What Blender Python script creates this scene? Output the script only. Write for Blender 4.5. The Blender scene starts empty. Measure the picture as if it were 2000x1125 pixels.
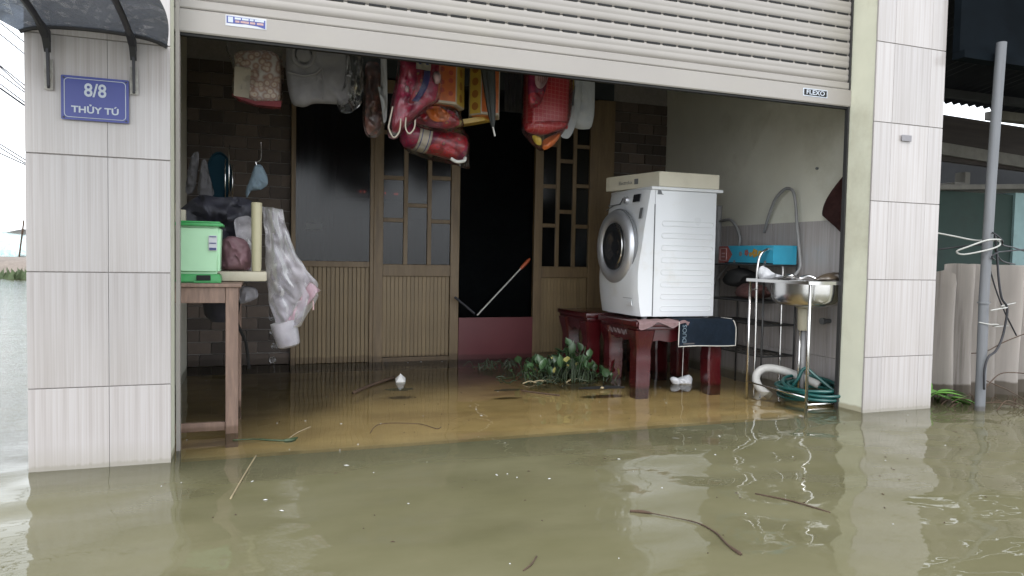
import bpy, bmesh, math, random
from mathutils import Vector, Matrix, noise
random.seed(7)
scene = bpy.context.scene
C = scene.collection
R = math.radians
PI = math.pi

# ------------------------------------------------------------------ camera
cam_d = bpy.data.cameras.new('camera'); cam = bpy.data.objects.new('camera', cam_d); C.objects.link(cam)
scene.camera = cam
yaw, pitch, roll = .3414, .0430, .0187
fw = Vector((math.sin(yaw)*math.cos(pitch), math.cos(yaw)*math.cos(pitch), -math.sin(pitch)))
rt = Vector((math.cos(yaw), -math.sin(yaw), 0)); up = rt.cross(fw)
r2 = rt*math.cos(roll)+up*math.sin(roll); u2 = up*math.cos(roll)-rt*math.sin(roll)
cam.matrix_world = Matrix(((r2.x, u2.x, -fw.x, 0), (r2.y, u2.y, -fw.y, 0), (r2.z, u2.z, -fw.z, .7652), (0, 0, 0, 1)))
cam_d.sensor_width = 36; cam_d.lens = 1390.7/2000*36; cam_d.clip_start = .05; cam_d.clip_end = 1200

# ------------------------------------------------------------------ world, sun, exposure
SUN_EL, SUN_AZ = R(48), R(-155)          # direction from the scene to the sun: azimuth from +Y towards +X
w = bpy.data.worlds.new('World'); scene.world = w; w.use_nodes = True
nt = w.node_tree; bg = nt.nodes['Background']
sky = nt.nodes.new('ShaderNodeTexSky'); sky.sky_type = 'NISHITA'; sky.sun_disc = False
sky.sun_elevation = SUN_EL; sky.sun_rotation = SUN_AZ
sky.air_density = 1.0; sky.dust_density = 1.6; sky.ozone_density = 1.0
hs = nt.nodes.new('ShaderNodeHueSaturation'); hs.inputs['Saturation'].default_value = .40
nt.links.new(sky.outputs[0], hs.inputs['Color']); ov = nt.nodes.new('ShaderNodeMix'); ov.data_type = 'RGBA'; ov.inputs[0].default_value = .72      # even overcast veil over the clear sky
ci = [i for i in ov.inputs if i.type == 'RGBA']; nt.links.new(hs.outputs[0], ci[0]); ci[1].default_value = (8.6, 9.0, 9.6, 1)
nt.links.new([o for o in ov.outputs if o.type == 'RGBA'][0], bg.inputs['Color'])
bg.inputs['Strength'].default_value = .12; w.cycles.sampling_method = 'AUTOMATIC'
sd = bpy.data.lights.new('sun', 'SUN'); sd.energy = .6; sd.angle = R(20); sd.color = (1, .985, .96)
sun = bpy.data.objects.new('sun', sd); C.objects.link(sun)
sdir = Vector((math.sin(SUN_AZ)*math.cos(SUN_EL), math.cos(SUN_AZ)*math.cos(SUN_EL), math.sin(SUN_EL)))
sun.rotation_euler = sdir.to_track_quat('Z', 'Y').to_euler()
scene.view_settings.view_transform = 'Standard'; scene.view_settings.look = 'None'
scene.view_settings.exposure = 1.47; scene.view_settings.gamma = 1; scene.view_settings.use_curve_mapping = False
scene.render.engine = 'CYCLES'
scene.cycles.max_bounces = 10; scene.cycles.transparent_max_bounces = 24; scene.cycles.diffuse_bounces = 5

# ------------------------------------------------------------------ materials
def nmat(name):
    m = bpy.data.materials.new(name); m.use_nodes = True
    return m, m.node_tree, m.node_tree.nodes['Principled BSDF']
def coord(nt, scale=(1, 1, 1), kind='Object'):
    tc = nt.nodes.new('ShaderNodeTexCoord'); mp = nt.nodes.new('ShaderNodeMapping')
    mp.inputs['Scale'].default_value = scale; nt.links.new(tc.outputs[kind], mp.inputs['Vector']); return mp.outputs[0]
def noi(nt, vec, scale, detail=4, rough=.55):
    n = nt.nodes.new('ShaderNodeTexNoise'); n.inputs['Scale'].default_value = scale
    n.inputs['Detail'].default_value = detail; n.inputs['Roughness'].default_value = rough
    nt.links.new(vec, n.inputs['Vector']); return n.outputs['Fac']
def ramp(nt, fac, stops):
    r = nt.nodes.new('ShaderNodeValToRGB'); e = r.color_ramp.elements
    e[0].position, e[0].color = stops[0][0], (*stops[0][1], 1); e[1].position, e[1].color = stops[-1][0], (*stops[-1][1], 1)
    for p, c in stops[1:-1]:
        q = e.new(p); q.color = (*c, 1)
    nt.links.new(fac, r.inputs[0]); return r.outputs[0]
def mixc(nt, a, b, fac, mode='MIX'):
    m = nt.nodes.new('ShaderNodeMix'); m.data_type = 'RGBA'; m.blend_type = mode
    for s, v in (('A', a), ('B', b)):
        i = [k for k in m.inputs if k.name == s and k.type == 'RGBA'][0]
        if isinstance(v, tuple): i.default_value = (*v, 1)
        else: nt.links.new(v, i)
    if isinstance(fac, (int, float)): m.inputs[0].default_value = fac
    else: nt.links.new(fac, m.inputs[0])
    return [o for o in m.outputs if o.type == 'RGBA'][0]
def mathn(nt, op, a, b=0., clamp=False):
    m = nt.nodes.new('ShaderNodeMath'); m.operation = op; m.use_clamp = clamp
    for i, v in enumerate((a, b)):
        if isinstance(v, (int, float)): m.inputs[i].default_value = v
        else: nt.links.new(v, m.inputs[i])
    return m.outputs[0]
def bump(nt, h, dist=.002, strength=.6):
    b = nt.nodes.new('ShaderNodeBump'); b.inputs['Distance'].default_value = dist; b.inputs['Strength'].default_value = strength
    nt.links.new(h, b.inputs['Height']); return b.outputs[0]
def sc(c, k): return tuple(min(1, x*k) for x in c)
KALB = .62
def basic(name, col, rough=.5, metal=0, var=.15, nscale=14, bmp=.0006, rnd=0., stretch=(1, 1, 1), coat=0., spec=.5, dirt=None, dscale=2.5, alpha=1., kalb=None):
    """colour with grain, wear, per-object variation and fine relief"""
    m, nt, p = nmat(name)
    col = sc(col, KALB if kalb is None else kalb)
    if dirt: dirt = sc(dirt, KALB if kalb is None else kalb)
    v = coord(nt, stretch)
    n = noi(nt, v, nscale, 6, .6); n2 = noi(nt, v, nscale*.18+.5, 3)
    c = ramp(nt, n, [(.25, sc(col, 1-var)), (.75, sc(col, 1+var))])
    c = mixc(nt, c, sc(col, 1-1.3*var), ramp(nt, n2, [(.45, (0, 0, 0)), (.75, (.7, .7, .7))]))
    if dirt:
        d = noi(nt, v, dscale, 8, .7)
        c = mixc(nt, c, dirt, ramp(nt, d, [(.52, (0, 0, 0)), (.72, (.75, .75, .75))]))
    if rnd:
        oi = nt.nodes.new('ShaderNodeObjectInfo')
        f = ramp(nt, oi.outputs['Random'], [(0, (1-rnd,)*3), (1, (1+rnd,)*3)])
        c = mixc(nt, c, f, 1., 'MULTIPLY')
    nt.links.new(c, p.inputs['Base Color'])
    rr = mathn(nt, 'ADD', mathn(nt, 'MULTIPLY', n2, .25), rough-.12, True)
    nt.links.new(rr, p.inputs['Roughness'])
    p.inputs['Metallic'].default_value = metal; p.inputs['Specular IOR Level'].default_value = spec
    p.inputs['Coat Weight'].default_value = coat; p.inputs['Coat Roughness'].default_value = .06
    p.inputs['Alpha'].default_value = alpha
    if bmp: nt.links.new(bump(nt, n, bmp*3), p.inputs['Normal'])
    return m
def clearfilm(name, tint=(.9, .92, .93), body=.04, bodycol=(.7, .72, .75), rough=.08, wr=.004, gloss=.12, ior=1.45):
    """thin see-through sheet: mostly transparent, with gloss and a little milky body"""
    m, nt, p = nmat(name)
    nt.nodes.remove(p); out = nt.nodes['Material Output']
    tr = nt.nodes.new('ShaderNodeBsdfTransparent'); tr.inputs[0].default_value = (*tint, 1)
    df = nt.nodes.new('ShaderNodeBsdfDiffuse'); df.inputs[0].default_value = (*bodycol, 1)
    tl = nt.nodes.new('ShaderNodeBsdfTranslucent'); tl.inputs[0].default_value = (*bodycol, 1)
    gl = nt.nodes.new('ShaderNodeBsdfGlossy'); gl.inputs['Roughness'].default_value = rough
    v = coord(nt); n = noi(nt, v, 22, 5, .6); nb = bump(nt, n, wr*3)
    for s in (df, gl): nt.links.new(nb, s.inputs['Normal'])
    ad = nt.nodes.new('ShaderNodeMixShader'); ad.inputs[0].default_value = .4
    nt.links.new(df.outputs[0], ad.inputs[1]); nt.links.new(tl.outputs[0], ad.inputs[2])
    m1 = nt.nodes.new('ShaderNodeMixShader')
    bf = ramp(nt, noi(nt, v, 9, 4), [(.3, (body*.5,)*3), (.7, (min(1, body*1.5),)*3)])
    nt.links.new(bf, m1.inputs[0]); nt.links.new(tr.outputs[0], m1.inputs[1]); nt.links.new(ad.outputs[0], m1.inputs[2])
    fr = nt.nodes.new('ShaderNodeFresnel'); fr.inputs[0].default_value = ior; nt.links.new(nb, fr.inputs['Normal'])
    m2 = nt.nodes.new('ShaderNodeMixShader'); nt.links.new(mathn(nt, 'ADD', fr.outputs[0], gloss*.3, True), m2.inputs[0])
    nt.links.new(m1.outputs[0], m2.inputs[1]); nt.links.new(gl.outputs[0], m2.inputs[2])
    nt.links.new(m2.outputs[0], out.inputs['Surface'])
    return m

M = {}
def tile_mat():
    m, nt, p = nmat('ribbed_wall_tile')
    v = coord(nt, (1, 1, .012)); n = noi(nt, v, 210, 2, .5); n2 = noi(nt, v, 75, 2, .5)
    s = mathn(nt, 'ADD', mathn(nt, 'MULTIPLY', n, .5), mathn(nt, 'MULTIPLY', n2, .5))
    c = ramp(nt, s, [(.36, (.310, .284, .272)), (.5, (.350, .326, .314)), (.64, (.380, .358, .350))])
    gr = noi(nt, coord(nt), 1.7, 6, .65)
    c = mixc(nt, c, (.29, .265, .225), ramp(nt, gr, [(.5, (0, 0, 0)), (.8, (.25, .25, .25))]))
    oi = nt.nodes.new('ShaderNodeObjectInfo')
    c = mixc(nt, c, ramp(nt, oi.outputs['Random'], [(0, (.93,)*3), (1, (1.05,)*3)]), 1., 'MULTIPLY')
    # tide mark: silt left on the lowest strip
    geo = nt.nodes.new('ShaderNodeNewGeometry'); sx = nt.nodes.new('ShaderNodeSeparateXYZ'); nt.links.new(geo.outputs['Position'], sx.inputs[0])
    wet = mathn(nt, 'MULTIPLY', mathn(nt, 'SUBTRACT', .030, mathn(nt, 'ADD', sx.outputs['Z'], mathn(nt, 'MULTIPLY', n2, .02))), 120., True)
    c = mixc(nt, c, (.20, .185, .155), mathn(nt, 'MULTIPLY', wet, .6))
    tz = mathn(nt, 'SUBTRACT', .12, mathn(nt, 'ADD', sx.outputs['Z'], mathn(nt, 'MULTIPLY', gr, .06)))
    c = mixc(nt, c, (.29, .27, .22), mathn(nt, 'MULTIPLY', tz, 6., True))
    nt.links.new(c, p.inputs['Base Color'])
    nt.links.new(mathn(nt, 'ADD', mathn(nt, 'MULTIPLY', n, .14), .10), p.inputs['Roughness'])
    p.inputs['Specular IOR Level'].default_value = .6
    nt.links.new(bump(nt, s, .0016, .7), p.inputs['Normal'])
    return m
M['tile'] = tile_mat()
M['grout'] = basic('grout', (.36, .33, .31), .85, nscale=60)
M['plaster'] = basic('cream_green_paint', (.60, .60, .48), .6, kalb=.95, var=.06, nscale=9, bmp=.0004, dirt=(.40, .38, .28), dscale=1.6)
M['wallpaint'] = basic('cream_wall_paint', (.56, .55, .47), .75, kalb=1., var=.06, nscale=6, bmp=.0005, dirt=(.36, .34, .26), dscale=1.3)
M['ceiling'] = basic('ceiling_paint', (.2, .2, .19), .9, var=.1)
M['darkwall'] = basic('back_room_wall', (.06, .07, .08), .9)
M['blinds'] = basic('shutter_alu', (.42, .39, .355), .42, metal=.1, var=.04, nscale=5, bmp=.0003, dirt=(.44, .41, .36), dscale=3)
M['black'] = basic('black_void', (.012, .012, .012), .8, var=.1)
M['rail'] = basic('dark_rail', (.05, .05, .05), .5, metal=.3)
M['wood'] = basic('reddish_table_wood', (.36, .235, .175), .55, var=.28, nscale=22, stretch=(4, 4, .5), dirt=(.18, .11, .08), dscale=5)
M['doorwood'] = basic('brown_door_wood', (.25, .170, .085), .5, var=.2, nscale=16, stretch=(5, 5, .6), dirt=(.12, .08, .05), dscale=3)
M['grooved'] = basic('grooved_door_panel', (.31, .22, .11), .5, var=.22, nscale=16, stretch=(7, 7, .5), rnd=.12)
M['glass'] = clearfilm('door_glass', (.32, .34, .36), .05, (.10, .105, .11), .16, 0, 0)
M['brick'] = basic('stone_cladding', (.12, .09, .07), .7, var=.3, nscale=18, rnd=.45, bmp=.002)
M['maroon'] = basic('maroon_board', (.17, .030, .036), .45, var=.12, nscale=5, dirt=(.14, .04, .035))
M['white_enamel'] = basic('white_enamel', (.80, .82, .84), .32, kalb=.78, var=.02, nscale=5, bmp=0, coat=.3, dirt=(.66, .63, .56), dscale=2.2)
M['cream_plastic'] = basic('cream_plastic', (.62, .57, .43), .5, var=.05, dirt=(.42, .37, .25), dscale=4)
M['lidcream'] = basic('cream_lid', (.66, .62, .50), .5, var=.04, kalb=.85, dirt=(.5, .46, .36), dscale=3)
M['cream_tube'] = basic('cream_tube', (.60, .55, .36), .5, var=.06)
M['chrome'] = basic('chromed_ring', (.62, .63, .66), .40, metal=.75, kalb=1., var=.06, bmp=0)
M['darkglass'] = basic('dark_glass', (.05, .052, .058), .08, var=.1, bmp=0, coat=1)
M['greyplastic'] = basic('grey_plastic', (.22, .23, .24), .5)
M['redlac'] = basic('dark_red_lacquer', (.078, .006, .009), .26, var=.22, nscale=9, coat=.5, dirt=(.07, .015, .014), dscale=4)
M['pink'] = basic('pink_towel', (.62, .42, .42), .95, var=.12, nscale=60, bmp=.001)
M['navy'] = basic('navy_cloth', (.010, .028, .055), .85, var=.3, nscale=40, bmp=.0008)
M['whitetrim'] = basic('white_trim', (.72, .70, .64), .8)
M['steel'] = basic('stainless_steel', (.68, .67, .66), .2, kalb=1., metal=1, var=.05, bmp=0)
M['wire'] = basic('coated_wire', (.11, .11, .11), .45, metal=.5)
M['pvc'] = basic('grey_pvc', (.33, .33, .33), .5)
M['whitehose'] = basic('white_hose', (.62, .61, .58), .5)
M['greenhose'] = basic('green_hose', (.012, .11, .10), .33, var=.2, coat=.2)
M['bluegreen_bin'] = basic('light_green_plastic', (.45, .74, .47), .42, kalb=.85, var=.03, bmp=0)
M['green_lid'] = basic('green_plastic', (.07, .46, .13), .4, var=.05, bmp=0)
M['sticker'] = basic('white_sticker', (.72, .74, .78), .4)
M['navyprint'] = basic('navy_print', (.04, .06, .22), .4)
M['signblue'] = basic('sign_blue_enamel', (.050, .070, .34), .35, var=.06, bmp=0, coat=.1)
M['signwhite'] = basic('sign_white', (.66, .72, .80), .35)
M['brackm'] = basic('black_bracket', (.035, .035, .045), .5)
M['galv'] = basic('worn_white_metal', (.52, .50, .46), .5, var=.3, nscale=60, dirt=(.25, .2, .15))
M['canopy'] = clearfilm('smoky_polycarbonate', (.13, .15, .18), .66, (.10, .11, .125), .12, .004, .25)
M['clear'] = clearfilm('clear_plastic', (.96, .97, .98), .018, (.6, .62, .64), .1, .006, .02, 1.3)
M['net'] = clearfilm('white_net', (.95, .95, .97), .48, (.70, .67, .71), .6, .004, 0)
M['pinknet'] = clearfilm('pink_hem', (.95, .8, .85), .75, (.68, .50, .56), .5, .003, 0)
M['fence'] = basic('asbestos_cement', (.46, .42, .385), .85, var=.2, nscale=5, stretch=(3, 3, .14), bmp=.001, dirt=(.07, .057, .05), dscale=4.5, kalb=1.)  # weathering streaks, darkened to stand in for shade between the folds
M['pole'] = basic('galvanised_pole', (.22, .23, .245), .55, metal=.2, var=.12, stretch=(3, 3, .3), dirt=(.2, .19, .18))
M['greenwall'] = basic('dark_teal_wall', (.032, .068, .055), .85, var=.2, nscale=4, dirt=(.03, .045, .035))
M['cyanwall'] = basic('pale_cyan_wall', (.40, .60, .60), .8, var=.08, dirt=(.3, .4, .38))
M['concrete'] = basic('concrete', (.26, .25, .22), .9, var=.2, bmp=.001, dirt=(.12, .11, .09))
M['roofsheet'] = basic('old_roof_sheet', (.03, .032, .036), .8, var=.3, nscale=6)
M['shadeblack'] = basic('shade_black', (.005, .008, .011), .9, spec=.05, var=.4, nscale=5)  # near-black colour stands in for deep shade under the roof
M['tarp'] = basic('brown_boards', (.05, .037, .03), .85, var=.35, nscale=5, stretch=(.5, 1, 5))
M['cable'] = basic('black_cable', (.015, .015, .02), .5)
M['whitecable'] = basic('white_cable', (.6, .6, .56), .45)
M['twig'] = basic('dry_twig', (.10, .06, .035), .9, var=.3)
M['strawm'] = basic('straw', (.42, .34, .20), .8)
M['leaf'] = basic('hyacinth_leaf', (.055, .115, .045), .4, var=.3, nscale=12, rnd=.35, bmp=.0005)
M['leafdark'] = basic('wet_stem', (.045, .075, .03), .5, var=.4, nscale=20, rnd=.3)
M['leafyel'] = basic('yellow_leaf', (.33, .31, .10), .5, rnd=.2)
M['leafbright'] = basic('bright_leaf', (.16, .38, .07), .4, rnd=.15, bmp=.0003)
M['orange'] = basic('orange_handle', (.62, .13, .045), .4)
M['white'] = basic('white_plastic', (.78, .77, .72), .4, var=.05)
M['whitebag'] = basic('white_plastic_bag', (.68, .69, .72), .4, var=.06, bmp=.001)
M['cardwhite'] = basic('cream_card', (.55, .48, .38), .6)
M['cardorange'] = basic('orange_print', (.62, .15, .03), .35, var=.25, nscale=30)
M['cardyellow'] = basic('yellow_print', (.62, .42, .07), .35, var=.1)
M['redprint'] = basic('red_print', (.45, .06, .03), .4)
M['printbrown'] = basic('brown_spots', (.38, .15, .03), .4)
M['goldprint'] = basic('gold_print', (.55, .33, .06), .4)
M['redfab0'] = basic('red_blanket', (.42, .022, .04), .7, var=.25, nscale=25, bmp=.001)
M['pinkfab0'] = basic('magenta_blanket', (.42, .03, .10), .7, var=.3, nscale=18, bmp=.001)
M['darkred'] = basic('deep_red', (.26, .02, .03), .6, var=.25)
M['bluespot'] = basic('blue_print', (.06, .05, .22), .6)
M['greypad'] = basic('grey_padded_fabric', (.34, .33, .35), .85, var=.06, nscale=40, bmp=.001)
M['brownfab0'] = basic('brown_goods', (.20, .09, .06), .7, var=.35, nscale=9)
M['greybag'] = basic('grey_white_bag', (.45, .47, .49), .55, var=.1)
M['umbrella'] = basic('dark_umbrella', (.035, .04, .038), .6, var=.2)
M['tealdark'] = basic('dark_teal_plastic', (.006, .03, .045), .8, spec=.1)
M['darkcloth'] = basic('dark_bag', (.035, .035, .05), .6, var=.5, nscale=12, bmp=.003)
M['greycloth'] = basic('grey_cloth', (.13, .125, .13), .9, var=.2)
M['mauve'] = basic('mauve_bag', (.28, .15, .17), .6, var=.25, nscale=10, bmp=.003)
M['masklue'] = basic('pale_blue_cloth', (.22, .30, .36), .85, var=.2, nscale=30)
M['cloth_rust'] = basic('rust_brown_cloth', (.10, .04, .035), .95, var=.35, nscale=50, bmp=.002)
M['brownplastic'] = basic('brown_plastic_bag', (.10, .075, .05), .3, var=.4, nscale=15, bmp=.003)
M['boxblue'] = basic('blue_print_box', (.05, .42, .62), .3, var=.14, nscale=8)
M['boxred'] = basic('dull_red_print', (.42, .13, .11), .35, var=.25, nscale=30)
M['curtain'] = basic('brown_curtain', (.10, .075, .055), .9, var=.2, stretch=(6, 6, .5))
M['bank'] = basic('far_mud_bank', (.30, .25, .21), .9, var=.2)
M['reeds'] = basic('floating_weeds', (.12, .17, .07), .7, var=.3)
M['netteal'] = clearfilm('teal_netting', (.85, .95, .95), .45, (.25, .55, .52), .6, .001, 0)
M['shell'] = basic('polystyrene', (.8, .8, .78), .6)
M['scrawl'] = basic('chalk', (.5, .45, .45), .9)

def wetband(key, top, wobble, k):
    """the strip soaked and silted by the flood, just above the water"""
    m = M[key]; nt = m.node_tree; p = nt.nodes['Principled BSDF']; src = p.inputs['Base Color'].links[0].from_socket
    geo = nt.nodes.new('ShaderNodeNewGeometry'); sx = nt.nodes.new('ShaderNodeSeparateXYZ'); nt.links.new(geo.outputs['Position'], sx.inputs[0])
    n = noi(nt, geo.outputs['Position'], 9, 4)
    e = mathn(nt, 'SUBTRACT', mathn(nt, 'ADD', top-wobble*.5, mathn(nt, 'MULTIPLY', n, wobble)), sx.outputs['Z'])
    nt.links.new(mixc(nt, src, mixc(nt, src, (k, k*.93, k*.82), 1., 'MULTIPLY'), mathn(nt, 'MULTIPLY', e, 90., True)), p.inputs['Base Color'])
for a_ in (('fence', .085, .05, .38), ('wood', .035, .03, .6), ('plaster', .03, .03, .6), ('maroon', .04, .03, .6), ('brick', .05, .04, .6),
           ('grooved', .05, .04, .6), ('doorwood', .05, .04, .6), ('redlac', .02, .02, .6), ('pole', .03, .03, .6)): wetband(*a_)
def floral_mat():
    m, nt, p = nmat('floral_print')
    vo = nt.nodes.new('ShaderNodeTexVoronoi'); vo.inputs['Scale'].default_value = 34
    nt.links.new(coord(nt), vo.inputs['Vector'])
    c = ramp(nt, vo.outputs['Distance'], [(.0, (.40, .22, .10)), (.25, (.60, .50, .40)), (.5, (.30, .16, .12)), (.8, (.55, .5, .45))])
    nt.links.new(c, p.inputs['Base Color']); p.inputs['Roughness'].default_value = .4; return m
M['floral'] = floral_mat()
def print_mat(name, base, spots, sscale, second, rough=.35):
    m, nt, p = nmat(name)
    v = coord(nt); vo = nt.nodes.new('ShaderNodeTexVoronoi'); vo.inputs['Scale'].default_value = sscale
    wv = noi(nt, v, 8, 3); mx = mixc(nt, v, wv, .06); nt.links.new(mx, vo.inputs['Vector'])
    c = ramp(nt, vo.outputs['Distance'], [(.16, spots), (.22, second), (.34, base), (.5, base), (.62, sc(base, .55))])
    g = noi(nt, v, 30, 5, .7)
    c = mixc(nt, c, sc(base, .4), ramp(nt, g, [(.5, (0, 0, 0)), (.7, (.8, .8, .8))]))
    vb = nt.nodes.new('ShaderNodeTexVoronoi'); vb.inputs['Scale'].default_value = 4.5; nt.links.new(v, vb.inputs['Vector'])
    sv = nt.nodes.new('ShaderNodeSeparateColor'); nt.links.new(vb.outputs['Color'], sv.inputs[0])
    c = mixc(nt, c, second, ramp(nt, sv.outputs[0], [(.72, (0, 0, 0)), (.74, (.55, .55, .55))]))
    nt.links.new(c, p.inputs['Base Color']); p.inputs['Roughness'].default_value = rough; p.inputs['Coat Weight'].default_value = .3
    nt.links.new(bump(nt, g, .004), p.inputs['Normal']); return m
M['pinkfab'] = print_mat('magenta_print', (.30, .010, .05), (.34, .09, .13), 30, (.24, .012, .03))
M['redfab'] = print_mat('red_print_fabric', (.36, .008, .020), (.38, .16, .05), 30, (.10, .012, .06))
M['brownfab'] = print_mat('brown_print', (.10, .04, .03), (.30, .20, .14), 34, (.20, .05, .03))
def plaid_mat():
    m, nt, p = nmat('red_plaid')
    v = coord(nt); sx = nt.nodes.new('ShaderNodeSeparateXYZ'); nt.links.new(v, sx.inputs[0])
    def stripe(ax, per):
        f = mathn(nt, 'FRACT', mathn(nt, 'DIVIDE', sx.outputs[ax], per)); return mathn(nt, 'LESS_THAN', f, .16)
    g = mathn(nt, 'MAXIMUM', stripe('X', .026), stripe('Z', .022))
    nt.links.new(mixc(nt, (.34, .008, .014), (.45, .12, .10), mathn(nt, 'MULTIPLY', g, .6)), p.inputs['Base Color'])
    p.inputs['Roughness'].default_value = .3; return m
M['plaid'] = plaid_mat()

def water_mat():
    m, nt, p = nmat('flood_water'); nt.nodes.remove(p); out = nt.nodes['Material Output']
    v = coord(nt, (1, 1, 1)); sx = nt.nodes.new('ShaderNodeSeparateXYZ'); nt.links.new(v, sx.inputs[0])
    # long lazy swell + small chop; open water on the left of the house is wind-rippled
    n1 = noi(nt, coord(nt, (1.0, 1.35, 1)), 2.3, 1, .4)
    n2 = noi(nt, coord(nt, (1., 1.8, 1)), 7, 2, .5)
    n3 = noi(nt, coord(nt, (.7, 2.6, 1)), 9, 5, .62)
    opn = mathn(nt, 'MULTIPLY', mathn(nt, 'SUBTRACT', -.72, sx.outputs['X']), 3., True)
    inside = mathn(nt, 'MULTIPLY', mathn(nt, 'SUBTRACT', sx.outputs['Y'], 2.5), 1.4, True)
    calm = mathn(nt, 'SUBTRACT', 1., mathn(nt, 'MULTIPLY', inside, .8))
    h = mathn(nt, 'MULTIPLY', mathn(nt, 'ADD', mathn(nt, 'MULTIPLY', n1, .040), mathn(nt, 'MULTIPLY', n2, .0018)), calm)
    h = mathn(nt, 'ADD', h, mathn(nt, 'MULTIPLY', n3, mathn(nt, 'MULTIPLY', opn, .0055)))
    nb = bump(nt, h, 1., 1.)
    silt = noi(nt, coord(nt, (1, 1.6, 1)), 2.2, 5, .6)
    deep = mathn(nt, 'MULTIPLY', mathn(nt, 'SUBTRACT', 2.96, sx.outputs['Y']), 2.2, True)
    df = nt.nodes.new('ShaderNodeBsdfDiffuse')
    nt.links.new(ramp(nt, silt, [(.3, (.120, .112, .060)), (.7, (.150, .140, .082))]), df.inputs[0])
    tr = nt.nodes.new('ShaderNodeBsdfTransparent'); tr.inputs[0].default_value = (.93, .92, .80, 1)
    mx = nt.nodes.new('ShaderNodeMixShader')
    nt.links.new(mathn(nt, 'ADD', mathn(nt, 'MULTIPLY', deep, .86), .10, True), mx.inputs[0])
    nt.links.new(tr.outputs[0], mx.inputs[1]); nt.links.new(df.outputs[0], mx.inputs[2])
    gl = nt.nodes.new('ShaderNodeBsdfGlossy'); gl.inputs['Roughness'].default_value = .015; nt.links.new(nb, gl.inputs['Normal'])
    fr = nt.nodes.new('ShaderNodeFresnel'); fr.inputs[0].default_value = 1.34; nt.links.new(nb, fr.inputs['Normal'])
    m2 = nt.nodes.new('ShaderNodeMixShader'); nt.links.new(fr.outputs[0], m2.inputs[0])
    nt.links.new(mx.outputs[0], m2.inputs[1]); nt.links.new(gl.outputs[0], m2.inputs[2])
    nt.links.new(m2.outputs[0], out.inputs['Surface'])
    return m
M['water'] = water_mat()
def silt_mat():
    m, nt, p = nmat('silty_floor')
    v = coord(nt); n = noi(nt, v, 3.2, 7, .65); n2 = noi(nt, coord(nt, (1, 2.5, 1)), 1.3, 3)
    c = ramp(nt, n, [(.3, (.42, .305, .15)), (.7, (.60, .455, .25))])
    c = mixc(nt, c, (.26, .165, .08), ramp(nt, n2, [(.5, (0, 0, 0)), (.75, (.6, .6, .6))]))
    nt.links.new(c, p.inputs['Base Color']); p.inputs['Roughness'].default_value = .9
    return m
M['silt'] = silt_mat()
M['ledge'] = basic('threshold_concrete', (.19, .20, .15), .9, var=.15, nscale=6)
M['bed'] = basic('muddy_bed', (.14, .13, .06), .95, var=.2, nscale=3)

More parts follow.
